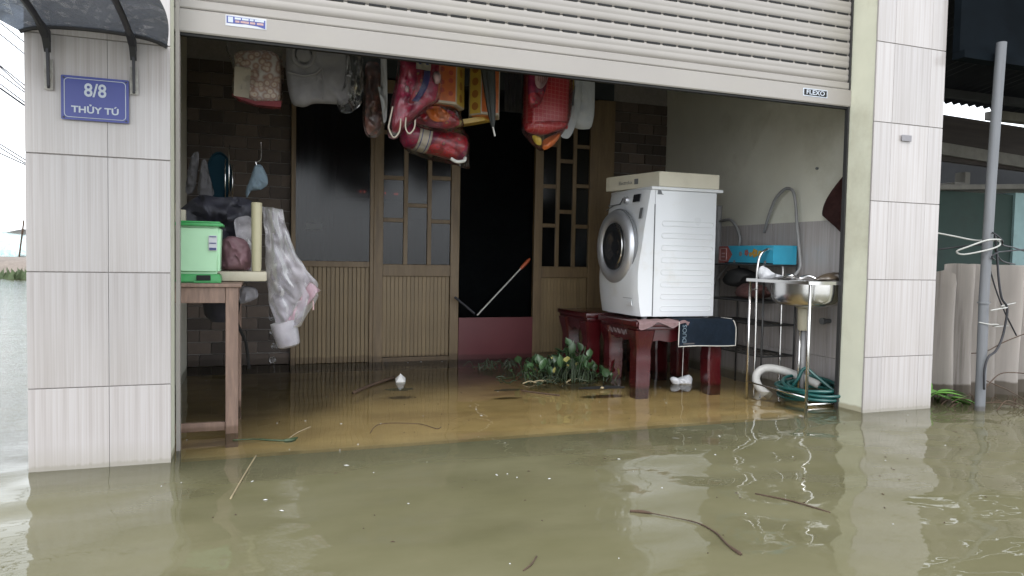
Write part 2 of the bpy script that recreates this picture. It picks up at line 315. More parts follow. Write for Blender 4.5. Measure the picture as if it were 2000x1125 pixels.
# ------------------------------------------------------------------ mesh builder
class B:
    def __init__(s): s.bm = bmesh.new()
    def box(s, x0, x1, y0, y1, z0, z1, mat=None, bev=0):
        vs = bmesh.ops.create_cube(s.bm, size=1)['verts']
        T = Matrix.Translation(((x0+x1)/2, (y0+y1)/2, (z0+z1)/2)) @ Matrix.Diagonal((abs(x1-x0), abs(y1-y0), abs(z1-z0), 1))
        bmesh.ops.transform(s.bm, matrix=T, verts=vs)
        if bev:
            es = list({e for v in vs for e in v.link_edges})
            r = bmesh.ops.bevel(s.bm, geom=es, offset=bev, segments=2, affect='EDGES', profile=.6); vs = r['verts']
        if mat is not None: bmesh.ops.transform(s.bm, matrix=mat, verts=list({v for v in vs}))
        return s
    def tube(s, pts, r, n=8, closed=False, caps=True):
        P = [Vector(p) for p in pts]; k = len(P); rings = []
        rr = r if isinstance(r, (list, tuple)) else [r]*k
        prev = None
        for i, p in enumerate(P):
            if closed: t = P[(i+1) % k]-P[i-1]
            else: t = P[min(i+1, k-1)]-P[max(i-1, 0)]
            t.normalize()
            if prev is None: a = t.orthogonal().normalized()
            else:
                a = prev-t*prev.dot(t); a = a.normalized() if a.length > 1e-6 else t.orthogonal().normalized()
            prev = a; b = t.cross(a)
            rings.append([s.bm.verts.new(p+(a*math.cos(2*PI*j/n)+b*math.sin(2*PI*j/n))*rr[i]) for j in range(n)])
        for i in range(k if closed else k-1):
            A, D = rings[i], rings[(i+1) % k]
            for j in range(n): s.bm.faces.new((A[j], A[(j+1) % n], D[(j+1) % n], D[j]))
        if caps and not closed:
            s.bm.faces.new(list(reversed(rings[0]))); s.bm.faces.new(rings[-1])
        return s
    def lathe(s, prof, c, axis='Z', n=32, squash=1.):
        """prof = [(radius, height)] about axis through c"""
        rings = []
        for r, h in prof:
            ring = []
            for j in range(n):
                a = 2*PI*j/n; x, y = r*math.cos(a), r*math.sin(a)*squash
                v = {'Z': (x, y, h), 'X': (h, x, y), 'Y': (x, h, y)}[axis]
                ring.append(s.bm.verts.new(Vector(c)+Vector(v)))
            rings.append(ring)
        for A, D in zip(rings, rings[1:]):
            for j in range(n): s.bm.faces.new((A[j], A[(j+1) % n], D[(j+1) % n], D[j]))
        s.bm.faces.new(list(reversed(rings[0]))); s.bm.faces.new(rings[-1])
        return s
    def prism(s, poly, a0, a1, axis='X', bev=0):
        """poly in the two other axes (in xyz order), extruded along axis from a0 to a1"""
        def P(u, v, a): return {'X': (a, u, v), 'Y': (u, a, v), 'Z': (u, v, a)}[axis]
        A = [s.bm.verts.new(P(u, v, a0)) for u, v in poly]; D = [s.bm.verts.new(P(u, v, a1)) for u, v in poly]
        n = len(poly); fs = [s.bm.faces.new(A), s.bm.faces.new(list(reversed(D)))]
        for j in range(n): fs.append(s.bm.faces.new((A[j], D[j], D[(j+1) % n], A[(j+1) % n])))
        if bev:
            bmesh.ops.bevel(s.bm, geom=list({e for f in fs for e in f.edges}), offset=bev, segments=1, affect='EDGES')
        return s
    def grid(s, nu, nv, f):
        V = [[s.bm.verts.new(f(i/nu, j/nv)) for j in range(nv+1)] for i in range(nu+1)]
        for i in range(nu):
            for j in range(nv): s.bm.faces.new((V[i][j], V[i+1][j], V[i+1][j+1], V[i][j+1]))
        return s
    def pillow(s, outline, Y, t, wr=.006, seed=0, rings=12, flat=2.2, sub=2):
        """closed puffy body over an (x, z) outline: front bulge towards the viewer, back bulge behind"""
        pts = list(outline)
        for _ in range(sub):                                   # corner-cutting once or twice
            q = []
            for i in range(len(pts)):
                a, b = pts[i], pts[(i+1) % len(pts)]
                q += [(a[0]*.8+b[0]*.2, a[1]*.8+b[1]*.2), (a[0]*.2+b[0]*.8, a[1]*.2+b[1]*.8)]
            pts = q
        cx = sum(p[0] for p in pts)/len(pts); cz = sum(p[1] for p in pts)/len(pts)
        def ring(k, side):
            f = k/rings; g = 1-f; out = []
            d = t*(1-(1-f)**flat)**.5
            for x, z in pts:
                px, pz = cx+(x-cx)*g, cz+(z-cz)*g
                nz = noise.noise(Vector((px*14+seed*7.3, pz*14, side*3.)))*wr*3*(.3+f)+noise.noise(Vector((px*45+seed, pz*30, side)))*wr
                nz -= abs(noise.noise(Vector((px*26+pz*14+seed, pz*11-px*9, side*2.))))*wr*3.2
                out.append((px, Y-side*(d+nz) if k else Y, pz))
            return out
        base = [s.bm.verts.new(p) for p in ring(0, 1)]
        n = len(base)
        for side in (1, -1):
            prev = base
            for k in range(1, rings):
                cur = [s.bm.verts.new(p) for p in ring(k, side)]
                for j in range(n):
                    f = (prev[j], prev[(j+1) % n], cur[(j+1) % n], cur[j])
                    s.bm.faces.new(f if side == 1 else tuple(reversed(f)))
                prev = cur
            c = s.bm.verts.new((cx, Y-side*(t+noise.noise(Vector((cx*9+seed, cz*9, side)))*wr), cz))
            for j in range(n):
                f = (prev[j], prev[(j+1) % n], c); s.bm.faces.new(f if side == 1 else tuple(reversed(f)))
        return s
    def tf(s, m): bmesh.ops.transform(s.bm, matrix=m, verts=s.bm.verts); return s
    def obj(s, name, mat, parent=None, smooth=None, loc=None):
        """link as ONE mesh object. Coordinates are world coordinates; under a parent Empty the offset is undone."""
        bmesh.ops.recalc_face_normals(s.bm, faces=s.bm.faces)
        me = bpy.data.meshes.new(name); s.bm.to_mesh(me); s.bm.free()
        me.materials.append(M[mat] if isinstance(mat, str) else mat)
        if smooth:
            me.polygons.foreach_set('use_smooth', [True]*len(me.polygons))
            if smooth is not True: me.set_sharp_from_angle(angle=R(smooth))
        o = bpy.data.objects.new(name, me); C.objects.link(o)
        attach(o, parent); return o
def wloc(o):
    v = Vector((0, 0, 0))
    while o is not None: v = v+o.location; o = o.parent
    return v
def attach(o, parent):
    if parent is not None:
        o.parent = parent; o.location = o.location-wloc(parent)
def tag(o, label, cat, group=None, kind=None):
    o['label'] = label; o['category'] = cat
    if group: o['group'] = group
    if kind: o['kind'] = kind
    return o
def thing(name, label, cat, loc, group=None):
    o = bpy.data.objects.new(name, None); C.objects.link(o); o.location = loc; o.empty_display_size = .1
    return tag(o, label, cat, group)
def struct(o): o['kind'] = 'structure'; return o
def stuff(o): o['kind'] = 'stuff'; return o
def inst(name, me, loc, parent, rot=None, scale=None):
    o = bpy.data.objects.new(name, me); C.objects.link(o); o.location = Vector(loc)
    if parent is not None: attach(o, parent)
    if rot: o.rotation_euler = rot
    if scale: o.scale = scale
    return o
def text(body, size, mat, name, parent, loc, rot, ext=.0006, sx=1., bold=0., align='CENTER'):
    cu = bpy.data.curves.new(name, 'FONT'); cu.body = body; cu.size = size; cu.extrude = ext; cu.offset = bold
    cu.align_x = align; cu.align_y = 'CENTER'; cu.resolution_u = 3
    t = bpy.data.objects.new(name+'_tmp', cu); C.objects.link(t)
    bpy.context.view_layer.update()
    me = bpy.data.meshes.new_from_object(t.evaluated_get(bpy.context.evaluated_depsgraph_get()))
    bpy.data.objects.remove(t); bpy.data.curves.remove(cu)
    me.materials.clear(); me.materials.append(M[mat])
    o = bpy.data.objects.new(name, me); C.objects.link(o); o.location = loc
    attach(o, parent); o.rotation_euler = rot; o.scale = (sx, 1, 1); return o
def smoothpath(pts, n=6):
    P = [Vector(p) for p in pts]; out = []
    for i in range(len(P)-1):
        a, b, c, d = P[max(i-1, 0)], P[i], P[i+1], P[min(i+2, len(P)-1)]
        for k in range(n):
            t = k/n
            out.append(.5*((2*b)+(c-a)*t+(2*a-5*b+4*c-d)*t*t+(3*b-a-3*c+d)*t**3))
    out.append(P[-1]); return out

D = 2.812; XL0, XL1, XR0, XR1 = -.742, -.299, 2.923, 3.390
FL = -.06                                      # floor under the water
# ================================================================== STRUCTURE
struct(B().box(-80, 80, -60, 160, -1.2, -.42).obj('ground', 'bed'))
struct(B().grid(2, 2, lambda u, v: Vector((-300+600*u, -200+600*v, 0))).obj('water', 'water'))
struct(B().box(-.45, 3.14, 3.07, 5.13, -.40, FL).obj('floor', 'silt'))
struct(B().box(-.45, 3.14, 2.80, 3.066, -.40, FL-.012).obj('threshold', 'ledge'))
struct(B().box(1.36, 2.0, 5.2, 9.2, -.40, FL).obj('back_room_floor', 'silt'))

# walls of the room
def wall(name, x0, x1, y0, y1, z0, z1, mat):
    return struct(B().box(x0, x1, y0, y1, z0, z1).obj(name, mat))
wall('left_wall', -.56, -.45, 2.99, 5.25, -.4, 2.5, 'wallpaint')
side_wall = wall('right_wall', 3.145, 3.27, 2.99, 5.25, -.4, 2.5, 'wallpaint')
wall('ceiling', -.56, 3.27, 3.17, 5.25, 2.5, 2.6, 'ceiling')
bw_l = wall('back_wall_left', -.449, .20, 5.14, 5.25, -.4, 2.499, 'grout')
bw_r = wall('back_wall_right', 2.65, 3.144, 5.14, 5.25, -.4, 2.499, 'grout')
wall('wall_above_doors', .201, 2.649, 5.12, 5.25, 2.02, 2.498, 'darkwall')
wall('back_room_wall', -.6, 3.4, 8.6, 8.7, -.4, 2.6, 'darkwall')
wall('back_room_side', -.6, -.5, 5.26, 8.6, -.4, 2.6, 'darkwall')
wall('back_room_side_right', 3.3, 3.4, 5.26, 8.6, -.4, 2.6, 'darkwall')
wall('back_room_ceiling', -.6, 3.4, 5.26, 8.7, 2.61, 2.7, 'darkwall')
wall('upper_wall', -.742, 3.39, 2.83, 3.16, 2.9, 5.2, 'plaster')
# stone cladding, brick by brick
bm_b = []
for k in range(3):
    b = B(); b.box(-.071, .071, -.008-.003*k, .006, -.0375, .0375, bev=.003)
    o = b.obj('brick', 'brick'); bm_b.append(o.data); bpy.data.objects.remove(o)
def clad(x0, x1, parent):
    z = -.08; r = 0
    while z < 1.98:
        h = .078; off = (r % 2)*.072; x = x0-off
        while x < x1-.012:
            a, c = max(x, x0), min(x+.144, x1)
            if c-a > .02:
                inst('brick', random.choice(bm_b), ((a+c)/2, 5.136+random.uniform(-.002, .003), z+h/2), parent, scale=((c-a-.002)/.142, 1, 1))
            x += .146
        z += h+.003; r += 1
clad(-.447, .198, bw_l); clad(2.652, 3.142, bw_r)
# tiles of the right inner wall (25 x 40)
tme = {}
def tile_mesh(wd, h, ax):
    key = (round(wd, 3), round(h, 3), ax)
    if key not in tme:
        b = B()
        if ax == 'X': b.box(-wd/2, wd/2, -.006, .004, -h/2, h/2, bev=.0012)
        else: b.box(-.006, .004, -wd/2, wd/2, -h/2, h/2, bev=.0012)
        o = b.obj('tile', 'tile'); tme[key] = o.data; bpy.data.objects.remove(o)
    return tme[key]
for zi, (z0, z1) in enumerate(((-.19, .216), (.216, .616), (.616, 1.016))):
    y = 3.05
    while y < 5.12:
        wd = min(.25, 5.13-y)
        inst('tile', tile_mesh(wd-.002, z1-z0-.002, 'Y'), (3.140, y+wd/2, (z0+z1)/2), side_wall); y += .25
B().tube([(3.1445, 3.05, 0), (3.132, 3.05, 0)], .008, 8).obj('wall_plug', 'greyplastic', side_wall, loc=None).location = (0, .38, 1.33)

# ================================================================== PILLARS
def pillar(x0, x1, joints, label, side):
    t = thing('tiled_pillar', label, 'pillar', ((x0+x1)/2, D+.09, 0), 'tiled pillars framing the doorway')
    B().box(x0+.004, x1-.004, D+.006, D+.176, -.42, 3.2).obj('pillar_core', 'plaster', t)
    B().box(x0+.002, x1-.002, D+.0045, D+.0095, -.42, 3.2).obj('grout', 'grout', t)
    xs = [x0]+joints+[x1]; zs = [-.42, -.114, .286, .686, 1.086, 1.486, 1.886, 2.286, 2.686]
    for i in range(len(xs)-1):
        for j in range(len(zs)-1):
            wd, h = xs[i+1]-xs[i], zs[j+1]-zs[j]
            inst('tile', tile_mesh(wd-.0012, h-.0035, 'X'), ((xs[i]+xs[i+1])/2, D+.006+random.uniform(-.0006, .0004), (zs[j]+zs[j+1])/2), t,
                 rot=(0, 0, random.uniform(-.0015, .0015)))
    return t
pl = pillar(XL0, XL1, [-.496], 'tiled pillar on the left, carrying the blue house number plate', -1)
pr = pillar(XR0, XR1, [3.039, 3.289], 'tiled pillar on the right of the opening, beside the corrugated fence', 1)
B().box(3.10, 3.165, 2.8015, 2.8055, 1.400, 1.430).obj('grey_patch', 'greypad', pr)  # small flat patch, darker grey than the tile

# ================================================================== ROLLER SHUTTER
sh = thing('roller_shutter', 'half raised beige metal roller shutter with slatted curtain above the opening', 'roller shutter', (1.31, 2.99, 1.59))
X0, X1 = -.31, 2.925
def slatprofile(z0, h, d=.0085):
    y = 2.99
    q = [(y+.006, z0), (y-.002, z0+.001), (y-d*.5, z0+h*.06), (y-d, z0+h*.18), (y-d, z0+h*.40), (y-d*.78, z0+h*.485), (y-d*.78, z0+h*.515),
         (y-d, z0+h*.60), (y-d, z0+h*.82), (y-d*.5, z0+h*.95), (y-.002, z0+h-.002), (y+.006, z0+h-.002)]
    return q
B().prism([(2.975, 1.588), (2.972, 1.594), (2.972, 1.672), (2.976, 1.676), (3.004, 1.676), (3.004, 1.588)], X0, X1).obj('bottom_bar', 'blinds', sh)
B().box(X0, X1, 2.980, 3.004, 1.578, 1.588).obj('rubber_seal', 'black', sh)
B().prism([(2.978, 1.679), (2.976, 1.684), (2.976, 1.710), (2.980, 1.714), (3.0, 1.714), (3.0, 1.679)], X0, X1).obj('slat', 'blinds', sh)
z = 1.7165
o = None
for k in range(13):
    if o is None:
        o = B().prism(slatprofile(z, .0703), X0, X1).obj('slat', 'blinds', sh, smooth=40); z0s = z
        b = B(); x = X0+.04
        while x < X1-.03:
            b.box(x, x+.070, 2.9815, 2.9935, z+.0645, z+.0725); x += .086
        hs_ = stuff(b.obj('slot_row', 'black', o))
    else:
        c = o.copy(); C.objects.link(c); c.location.z += k*.0703
        d = hs_.copy(); C.objects.link(d); d.parent = c
    z += .0703
B().box(2.912, 2.922, 2.974, 2.996, -.40, 3.0).obj('guide_rail', 'rail', sh)
B().box(-.298, -.284, 2.966, 3.004, -.40, 3.0).obj('guide_rail', 'blinds', sh)
st = B().box(-.125, .023, 2.9705, 2.9718, 1.630, 1.671).obj('advert_sticker', 'sticker', sh)
B().prism([(-.121, 1.634+.006), (-.10, 1.6395), (-.05, 1.642), (-.01, 1.639), (.019, 1.632), (.019, 1.664), (-.121, 1.667)], 2.9698, 2.9704, 'Y').obj('blue_field', 'signblue', st)
B().box(-.116, -.098, 2.9688, 2.9696, 1.643, 1.664).obj('emblem', 'signwhite', st)
b = B()
for k, (a, c) in enumerate(((-.092, -.07), (-.066, -.042), (-.038, -.024), (-.02, .014))):
    b.box(a, c, 2.9688, 2.9696, 1.656, 1.6635)
stuff(b.obj('print_line', 'signwhite', st))
b = B()
for k, (a, c) in enumerate(((-.090, -.075), (-.071, -.041), (-.037, -.018), (-.012, .012))):
    b.box(a, c, 2.9688, 2.9696, 1.6445, 1.6525)
stuff(b.obj('print_line', 'pink', st))
bd = B().box(2.612, 2.768, 2.9705, 2.9718, 1.618, 1.658, bev=.0003).obj('badge', 'signwhite', sh)
B().box(2.618, 2.762, 2.9694, 2.9702, 1.623, 1.653).obj('badge_field', 'black', bd)
text('FLEXO', .032, 'signwhite', 'badge_text', bd, (2.69, 2.9688, 1.6375), (PI/2, 0, 0), .0004, 1.25, .0006)

# ================================================================== HOUSE NUMBER SIGN
sg = thing('house_number_plate', 'blue enamel house number plate reading 8/8 with white border on the left pillar', 'sign', (-.53, 2.80, 1.2))
def rrect(x0, x1, z0, z1, r, n=5):
    p = []
    for cx, cz, a0 in ((x1-r, z1-r, 0), (x0+r, z1-r, 90), (x0+r, z0+r, 180), (x1-r, z0+r, 270)):
        for k in range(n+1):
            a = R(a0+90*k/n); p.append((cx+r*math.cos(a), cz+r*math.sin(a)))
    return p
B().prism(rrect(-.632, -.428, 1.204, 1.352, .004), 2.797, 2.8015, 'Y').obj('plate', 'signblue', sg)
def ringpts(x0, x1, z0, z1, r, y): return [(x, y, z) for x, z in rrect(x0, x1, z0, z1, r)]
B().tube(ringpts(-.622, -.438, 1.213, 1.343, .012, 2.7965), .0013, 6, closed=True).obj('border_line', 'signwhite', sg)
text('8/8', .062, 'signwhite', 'house_number', sg, (-.530, 2.7962, 1.305), (PI/2, 0, 0), .0004, .86, .0011)
text('TH\u1ee6Y T\u00da', .030, 'signwhite', 'street_name', sg, (-.530, 2.7962, 1.239), (PI/2, 0, 0), .0004, 1.12, .0008)
for x, z in ((-.624, 1.344), (-.436, 1.344), (-.624, 1.211), (-.436, 1.211)):
    B().tube([(x, 2.797, z), (x, 2.795, z)], .0032, 10).obj('screw', 'brackm', sg)

# ================================================================== AWNING
aw = thing('smoky_awning', 'smoky blue-grey plastic awning on two black wall brackets above the number plate', 'awning', (-.53, 2.80, 1.49))
def canf(u, v):
    x = (-.75-.42*v)+(.442+.42*v)*u; y = 2.802-.95*v
    z = 1.503+.055*math.sin(v*PI*.62)-.05*v*v+.012*math.sin(u*PI)-.02*(abs(u-.5)*2)**6
    return Vector((x+.03*math.sin(v*5)*(u > .9), y, z))
b = B().grid(24, 24, canf); bmesh.ops.solidify(b.bm, geom=b.bm.faces[:], thickness=.003)
b.obj('canopy', 'canopy', aw, smooth=60)
B().tube([canf(u/24, 0)+Vector((0, 0, -.002)) for u in range(25)], .007, 6).obj('wall_seal', 'brackm', aw)
for k, bx in enumerate((-.668, -.412)):
    br = B().prism([(2.800, 1.30+.008*k), (2.800, 1.49), (2.790, 1.49), (2.782, 1.43), (2.793, 1.31)], bx-.004, bx+.004).obj('bracket', 'brackm', aw)
    B().box(bx-.013, bx+.013, 2.7985, 2.8015, 1.298+.008*k, 1.40, bev=.0008).obj('wall_plate', 'galv', br)
    B().tube(smoothpath([(bx, 2.79, 1.455), (bx, 2.72, 1.487), (bx, 2.5, 1.515), (bx, 2.2, 1.52), (bx, 1.9, 1.48)], 5), .011, 8).obj('arm', 'brackm', br)
    B().prism([(2.79, 1.42), (2.79, 1.49), (2.70, 1.497), (2.68, 1.488), (2.76, 1.46)], bx-.010, bx+.010).obj('gusset', 'brackm', br)
    B().tube([(bx+.001, 2.7985, 1.312+.008*k), (bx+.001, 2.795, 1.312+.008*k)], .004, 8).obj('screw', 'brackm', br)

# ================================================================== DOORS AND GLAZING (back wall)
YB = 5.10
def leaf(x0, x1, label, nm, z1=2.0, cols=3, cat='door'):
    t = thing(nm, label, cat, ((x0+x1)/2, YB, 0))
    wd = x1-x0; s_ = .066
    y0, y1 = YB-.02, YB+.018
    B().box(x0, x0+s_, y0, y1, FL, z1, bev=.003).obj('stile', 'doorwood', t)
    B().box(x1-s_, x1, y0, y1, FL, z1, bev=.003).obj('stile', 'doorwood', t)
    for a, c, nme in ((FL, .03, 'bottom_rail'), (.615, .700, 'lock_rail'), (z1-.09, z1, 'top_rail')):
        B().box(x0+s_+.001, x1-s_-.001, y0+.002, y1-.002, a, c, bev=.003).obj(nme, 'doorwood', t)
    gx0, gx1 = x0+s_+.002, x1-s_-.002
    # grooved boards below
    nb = int(round((gx1-gx0)/.028)); bw = (gx1-gx0)/nb
    bme = None
    for i in range(nb):
        if bme is None:
            q = B().box(-bw/2+.0007, bw/2-.0007, -.006, .006, -.291, .291, bev=.002).obj('board', 'grooved'); bme = q.data; bpy.data.objects.remove(q)
        inst('board', bme, (gx0+(i+.5)*bw, YB+.004, .3225), t)
    B().box(gx0, gx1, YB+.010, YB+.014, .03, .615).obj('panel_back', 'black', t)
    # staggered panes above
    mb = .030; cw = (gx1-gx0-mb*(cols-1))/cols
    zs = ((.702, 1.0, 1.031, 1.30, 1.331, 1.62, 1.65, 1.908), (.702, 1.11, 1.141, 1.50, 1.531, 1.908), (.702, 1.0, 1.031, 1.315, 1.346, 1.62, 1.65, 1.908))
    for i in range(cols):
        a = gx0+i*(cw+mb); Z = zs[i % 3]
        if i < cols-1: B().box(a+cw, a+cw+mb, y0+.004, y1-.004, .701, 1.909, bev=.003).obj('mullion', 'doorwood', t)
        for j in range(0, len(Z), 2):
            B().box(a+.001, a+cw-.001, YB-.002, YB+.002, Z[j], Z[j+1]).obj('pane', 'glass', t)
            if j+2 < len(Z): B().box(a+.001, a+cw-.001, y0+.006, y1-.006, Z[j+1]+.001, Z[j+2]-.001, bev=.003).obj('glazing_bar', 'doorwood', t)
    return t
leaf(.762, 1.388, 'brown wooden door leaf with staggered glass panes, left of the dark doorway', 'wooden_door')
leaf(1.978, 2.50, 'brown wooden door leaf half hidden behind the washing machine', 'wooden_door')
# fixed light at the left
fp = thing('glazed_screen', 'fixed brown screen of one large pane over grooved boards, left of the doors', 'window', (.49, YB, 0))
B().box(.202, .232, YB-.02, YB+.018, FL, 2.0, bev=.003).obj('stile', 'doorwood', fp)
B().box(.735, .761, YB-.018, YB+.016, FL, 2.0, bev=.003).obj('stile', 'doorwood', fp)
B().box(.233, .734, YB-.018, YB+.016, .675, .715, bev=.003).obj('sill_rail', 'doorwood', fp)
B().box(.233, .734, YB-.018, YB+.016, FL, .0, bev=.003).obj('bottom_rail', 'doorwood', fp)
q = B().box(-.0135, .0135, -.006, .006, -.337, .337, bev=.003).obj('board', 'grooved'); bme = q.data; bpy.data.objects.remove(q)
for i in range(17): inst('board', bme, (.2485+i*.0295, YB+.004, .3375), fp)
B().box(.233, .734, YB-.002, YB+.002, .716, 1.99).obj('pane', 'glass', fp)
B().box(.30, .41, YB-.004, YB-.0026, .93, .975).obj('sticker', 'greyplastic', fp)
# right hand return between leaf and cladding
struct(B().box(2.501, 2.649, 5.09, 5.13, FL, 2.01).obj('door_post', 'doorwood'))
# curtain behind the fixed pane
b = B().grid(40, 8, lambda u, v: Vector((.22+.36*u-.12*u*(1-v), 5.30+.03*math.sin(u*34), .3+1.7*v)))
bmesh.ops.solidify(b.bm, geom=b.bm.faces[:], thickness=.004)
tag(b.obj('curtain', 'curtain', smooth=True), 'brown curtain hanging behind the large fixed pane', 'curtain')
b = B().grid(60, 3, lambda u, v: Vector((.62+.72*u, 5.42+.02*math.sin(u*40), .2+.84*v+.01*math.sin(u*9))))
bmesh.ops.solidify(b.bm, geom=b.bm.faces[:], thickness=.004)
tag(b.obj('lace_curtain', 'greycloth', smooth=True), 'grey half-height curtain showing through the lower door panes', 'curtain')
tag(B().box(1.39, 1.976, 5.075, 5.10, -.12, .312, bev=.003).obj('flood_board', 'maroon'), 'maroon board blocking the foot of the dark doorway', 'board')
# altar lamps glowing in the back room
em, ent, ep = nmat('red_lamp'); ep.inputs['Base Color'].default_value = (.4, .02, .02, 1)
ep.inputs['Emission Color'].default_value = (1, .12, .08, 1); ep.inputs['Emission Strength'].default_value = 2.2
for k, (x, z) in enumerate(((.735, 1.25), (.765, 1.25), (.925, 1.247), (1.0, 1.242), (1.018, 1.243))):
    b = B(); b.lathe([(.001, -.006), (.0035, -.003), (.0042, .001), (.003, .006), (.001, .008)], (x, 5.6, z), n=10)
    tag(b.obj('red_lamp', em, smooth=True), 'tiny red altar lamp, '+['leftmost of the two behind the large fixed pane', 'right one of the two behind the large fixed pane', 'leftmost of the three behind the panes of the left door leaf', 'middle of the three behind the panes of the left door leaf', 'rightmost of the three behind the panes of the left door leaf'][k], 'lamp', 'red altar lamps behind the glass')
struct(B().box(.55, 1.3, 5.56, 5.9, 1.20, 1.235).obj('altar_shelf', 'darkwall'))

# door bolt and stick
b = B().tube([(1.345, 5.03, .468), (1.40, 5.0, .42), (1.482, 4.98, .35)], .009, 8)
tag(b.obj('door_handle_bar', 'brackm', smooth=40), 'dark metal bar slanting from the door edge over the maroon board', 'bar')
stk = thing('flag_stick', 'thin white stick with an orange grip leaning across the dark doorway', 'stick', (1.5, 5.0, .33))
a, c = Vector((1.509, 5.0, .335)), Vector((1.915, 5.0, .757)); d = (c-a)
B().tube([a, a+d*.82], .0055, 8).obj('shaft', 'white', stk, smooth=40)
B().tube([a+d*.82, a+d*.86, a+d*.96, c], [.011, .014, .014, .008], 10).obj('grip', 'orange', stk, smooth=40)

# ================================================================== LEFT TABLE AND ITS LOAD
tb = thing('wooden_table', 'worn reddish wooden table standing in the water behind the left pillar', 'table', (-.26, 3.45, 0))
TX0, TX1, TY0, TY1 = -.445, -.083, 3.20, 3.80
B().box(TX0, TX1+.012, TY0-.01, TY1+.01, .618, .634, bev=.003).obj('table_top', 'wood', tb)
for y in (TY0, TY1-.03): B().box(TX0+.051, TX1-.051, y+.002, y+.026, .552, .617, bev=.002).obj('apron', 'wood', tb)
B().box(TX1-.026, TX1-.002, TY0+.051, TY1-.051, .552, .617, bev=.002).obj('apron', 'wood', tb)
for x in (TX0, TX1-.05):
    for y in (TY0, TY1-.05): B().box(x, x+.05, y, y+.05, FL, .6175, bev=.003).obj('leg', 'wood', tb)
B().box(TX0+.051, TX1-.051, TY0+.010, TY0+.034, .012, .048, bev=.002).obj('stretcher', 'wood', tb)
B().box(TX1-.04, TX1-.012, TY0+.051, TY1-.051, .012, .048, bev=.002).obj('stretcher', 'wood', tb)

ut = thing('upturned_plastic_table', 'cream plastic table lying upside down on the wooden table, round legs up', 'plastic table', (-.14, 3.5, .634))
B().box(-.40, .032, 3.385, 3.72, .636, .680, bev=.008).obj('table_top', 'cream_plastic', ut, smooth=40)
for x, y in ((-.012, 3.41), (-.012, 3.68), (-.372, 3.68)):
    B().lathe([(.019, .681), (.021, .70), (.0235, .98), (.0235, .988), (.019, .990)], (x, y, 0), n=20).obj('leg', 'cream_tube', ut, smooth=40)
B().box(-.345, -.302, 3.392, 3.43, .681, .945, bev=.004).obj('leg', 'cream_plastic', ut, smooth=40)

gb = thing('pedal_bin', 'light green plastic pedal bin standing at the front of the wooden table', 'bin', (-.235, 3.31, .636))
def frust(x0, x1, y0, y1, z0, z1, ins, bev=.01):
    b = B(); b.box(x0, x1, y0, y1, z0, z1)
    for v in b.bm.verts:
        if v.co.z < (z0+z1)/2:
            v.co.x += ins if v.co.x < (x0+x1)/2 else -ins; v.co.y += ins if v.co.y < (y0+y1)/2 else -ins
    bmesh.ops.bevel(b.bm, geom=b.bm.edges[:], offset=bev, segments=3, affect='EDGES'); return b
frust(-.327, -.152, 3.235, 3.375, .672, .874, .006, .012).obj('body', 'bluegreen_bin', gb, smooth=40)
b = B(); b.box(-.334, -.144, 3.224, 3.384, .871, .884, bev=.005); b.box(-.322, -.156, 3.236, 3.372, .884, .892, bev=.004)
b.obj('lid', 'green_lid', gb, smooth=40)
b = frust(-.323, -.157, 3.238, 3.372, .636, .671, -.006, .005); b.obj('base', 'green_lid', gb, smooth=40)
B().box(-.246, -.192, 3.222, 3.230, .646, .667, bev=.002).obj('pedal_opening', 'black', gb)
B().box(-.255, -.15, 3.195, 3.222, .6365, .642, bev=.002).obj('pedal', 'green_lid', gb)
s_ = B().box(-.200, -.168, 3.2315, 3.2345, .770, .833).obj('sticker', 'sticker', gb)
b = B(); b.box(-.197, -.171, 3.2295, 3.2312, .772, .782); b.box(-.197, -.171, 3.2295, 3.2312, .799, .803); b.box(-.197, -.171, 3.2295, 3.2312, .826, .830)
stuff(b.obj('print_band', 'navyprint', s_))

def bag(name, outline, Y, t, mat, label, cat, seed, wr=.006, group=None, parent=None, smooth=60):
    o = B().pillow(outline, Y, t, wr, seed).obj(name, mat, parent, smooth=smooth)
    if parent is None and label: tag(o, label, cat, group)
    return o
bag('dark_bag', [(-.395, .90), (-.308, .994), (-.253, 1.032), (-.175, 1.017), (-.085, 1.028), (-.026, 1.007), (-.010, .921), (-.039, .822), (-.06, .70), (-.25, .683), (-.36, .70), (-.395, .80)], 3.60, .06, 'darkcloth',
    'heap of dark bags piled in the upturned plastic table', 'bag', 1, .016)
bag('mauve_bag', [(-.164, .816), (-.125, .842), (-.059, .825), (-.036, .773), (-.036, .690), (-.06, .682), (-.15, .682), (-.164, .70)], 3.47, .05, 'mauve',
    'mauve plastic bag between the green bin and the cream table leg', 'bag', 2, .012)
bag('grey_cloth', [(-.299, 1.227), (-.268, 1.238), (-.272, 1.156), (-.290, 1.04), (-.330, 1.03), (-.321, 1.129)], 3.68, .018, 'greycloth', 'narrow grey cloth leaning behind the dark bags, next to the pillar', 'cloth', 3, .01)
bag('draped_cloth', [(-.257, 1.193), (-.237, 1.202), (-.219, 1.111), (-.196, 1.024), (-.279, 1.02), (-.268, 1.120)], 3.66, .02, 'greycloth', 'grey-brown draped cloth left of the dark oval tray', 'cloth', 4, .012)
b = B().lathe([(.001, .012), (.075, .012), (.09, .008), (.097, -.008), (.094, -.008), (.088, .004), (.001, .004)], (0, 0, 0), 'Y', 40)
b.tf(Matrix.Translation((-.185, 3.75, 1.125)) @ Matrix.Diagonal((.62, 1, 1.28, 1)))
tag(b.obj('oval_tray', 'tealdark', smooth=40), 'dark teal oval tray standing upright above the dark bags', 'tray')
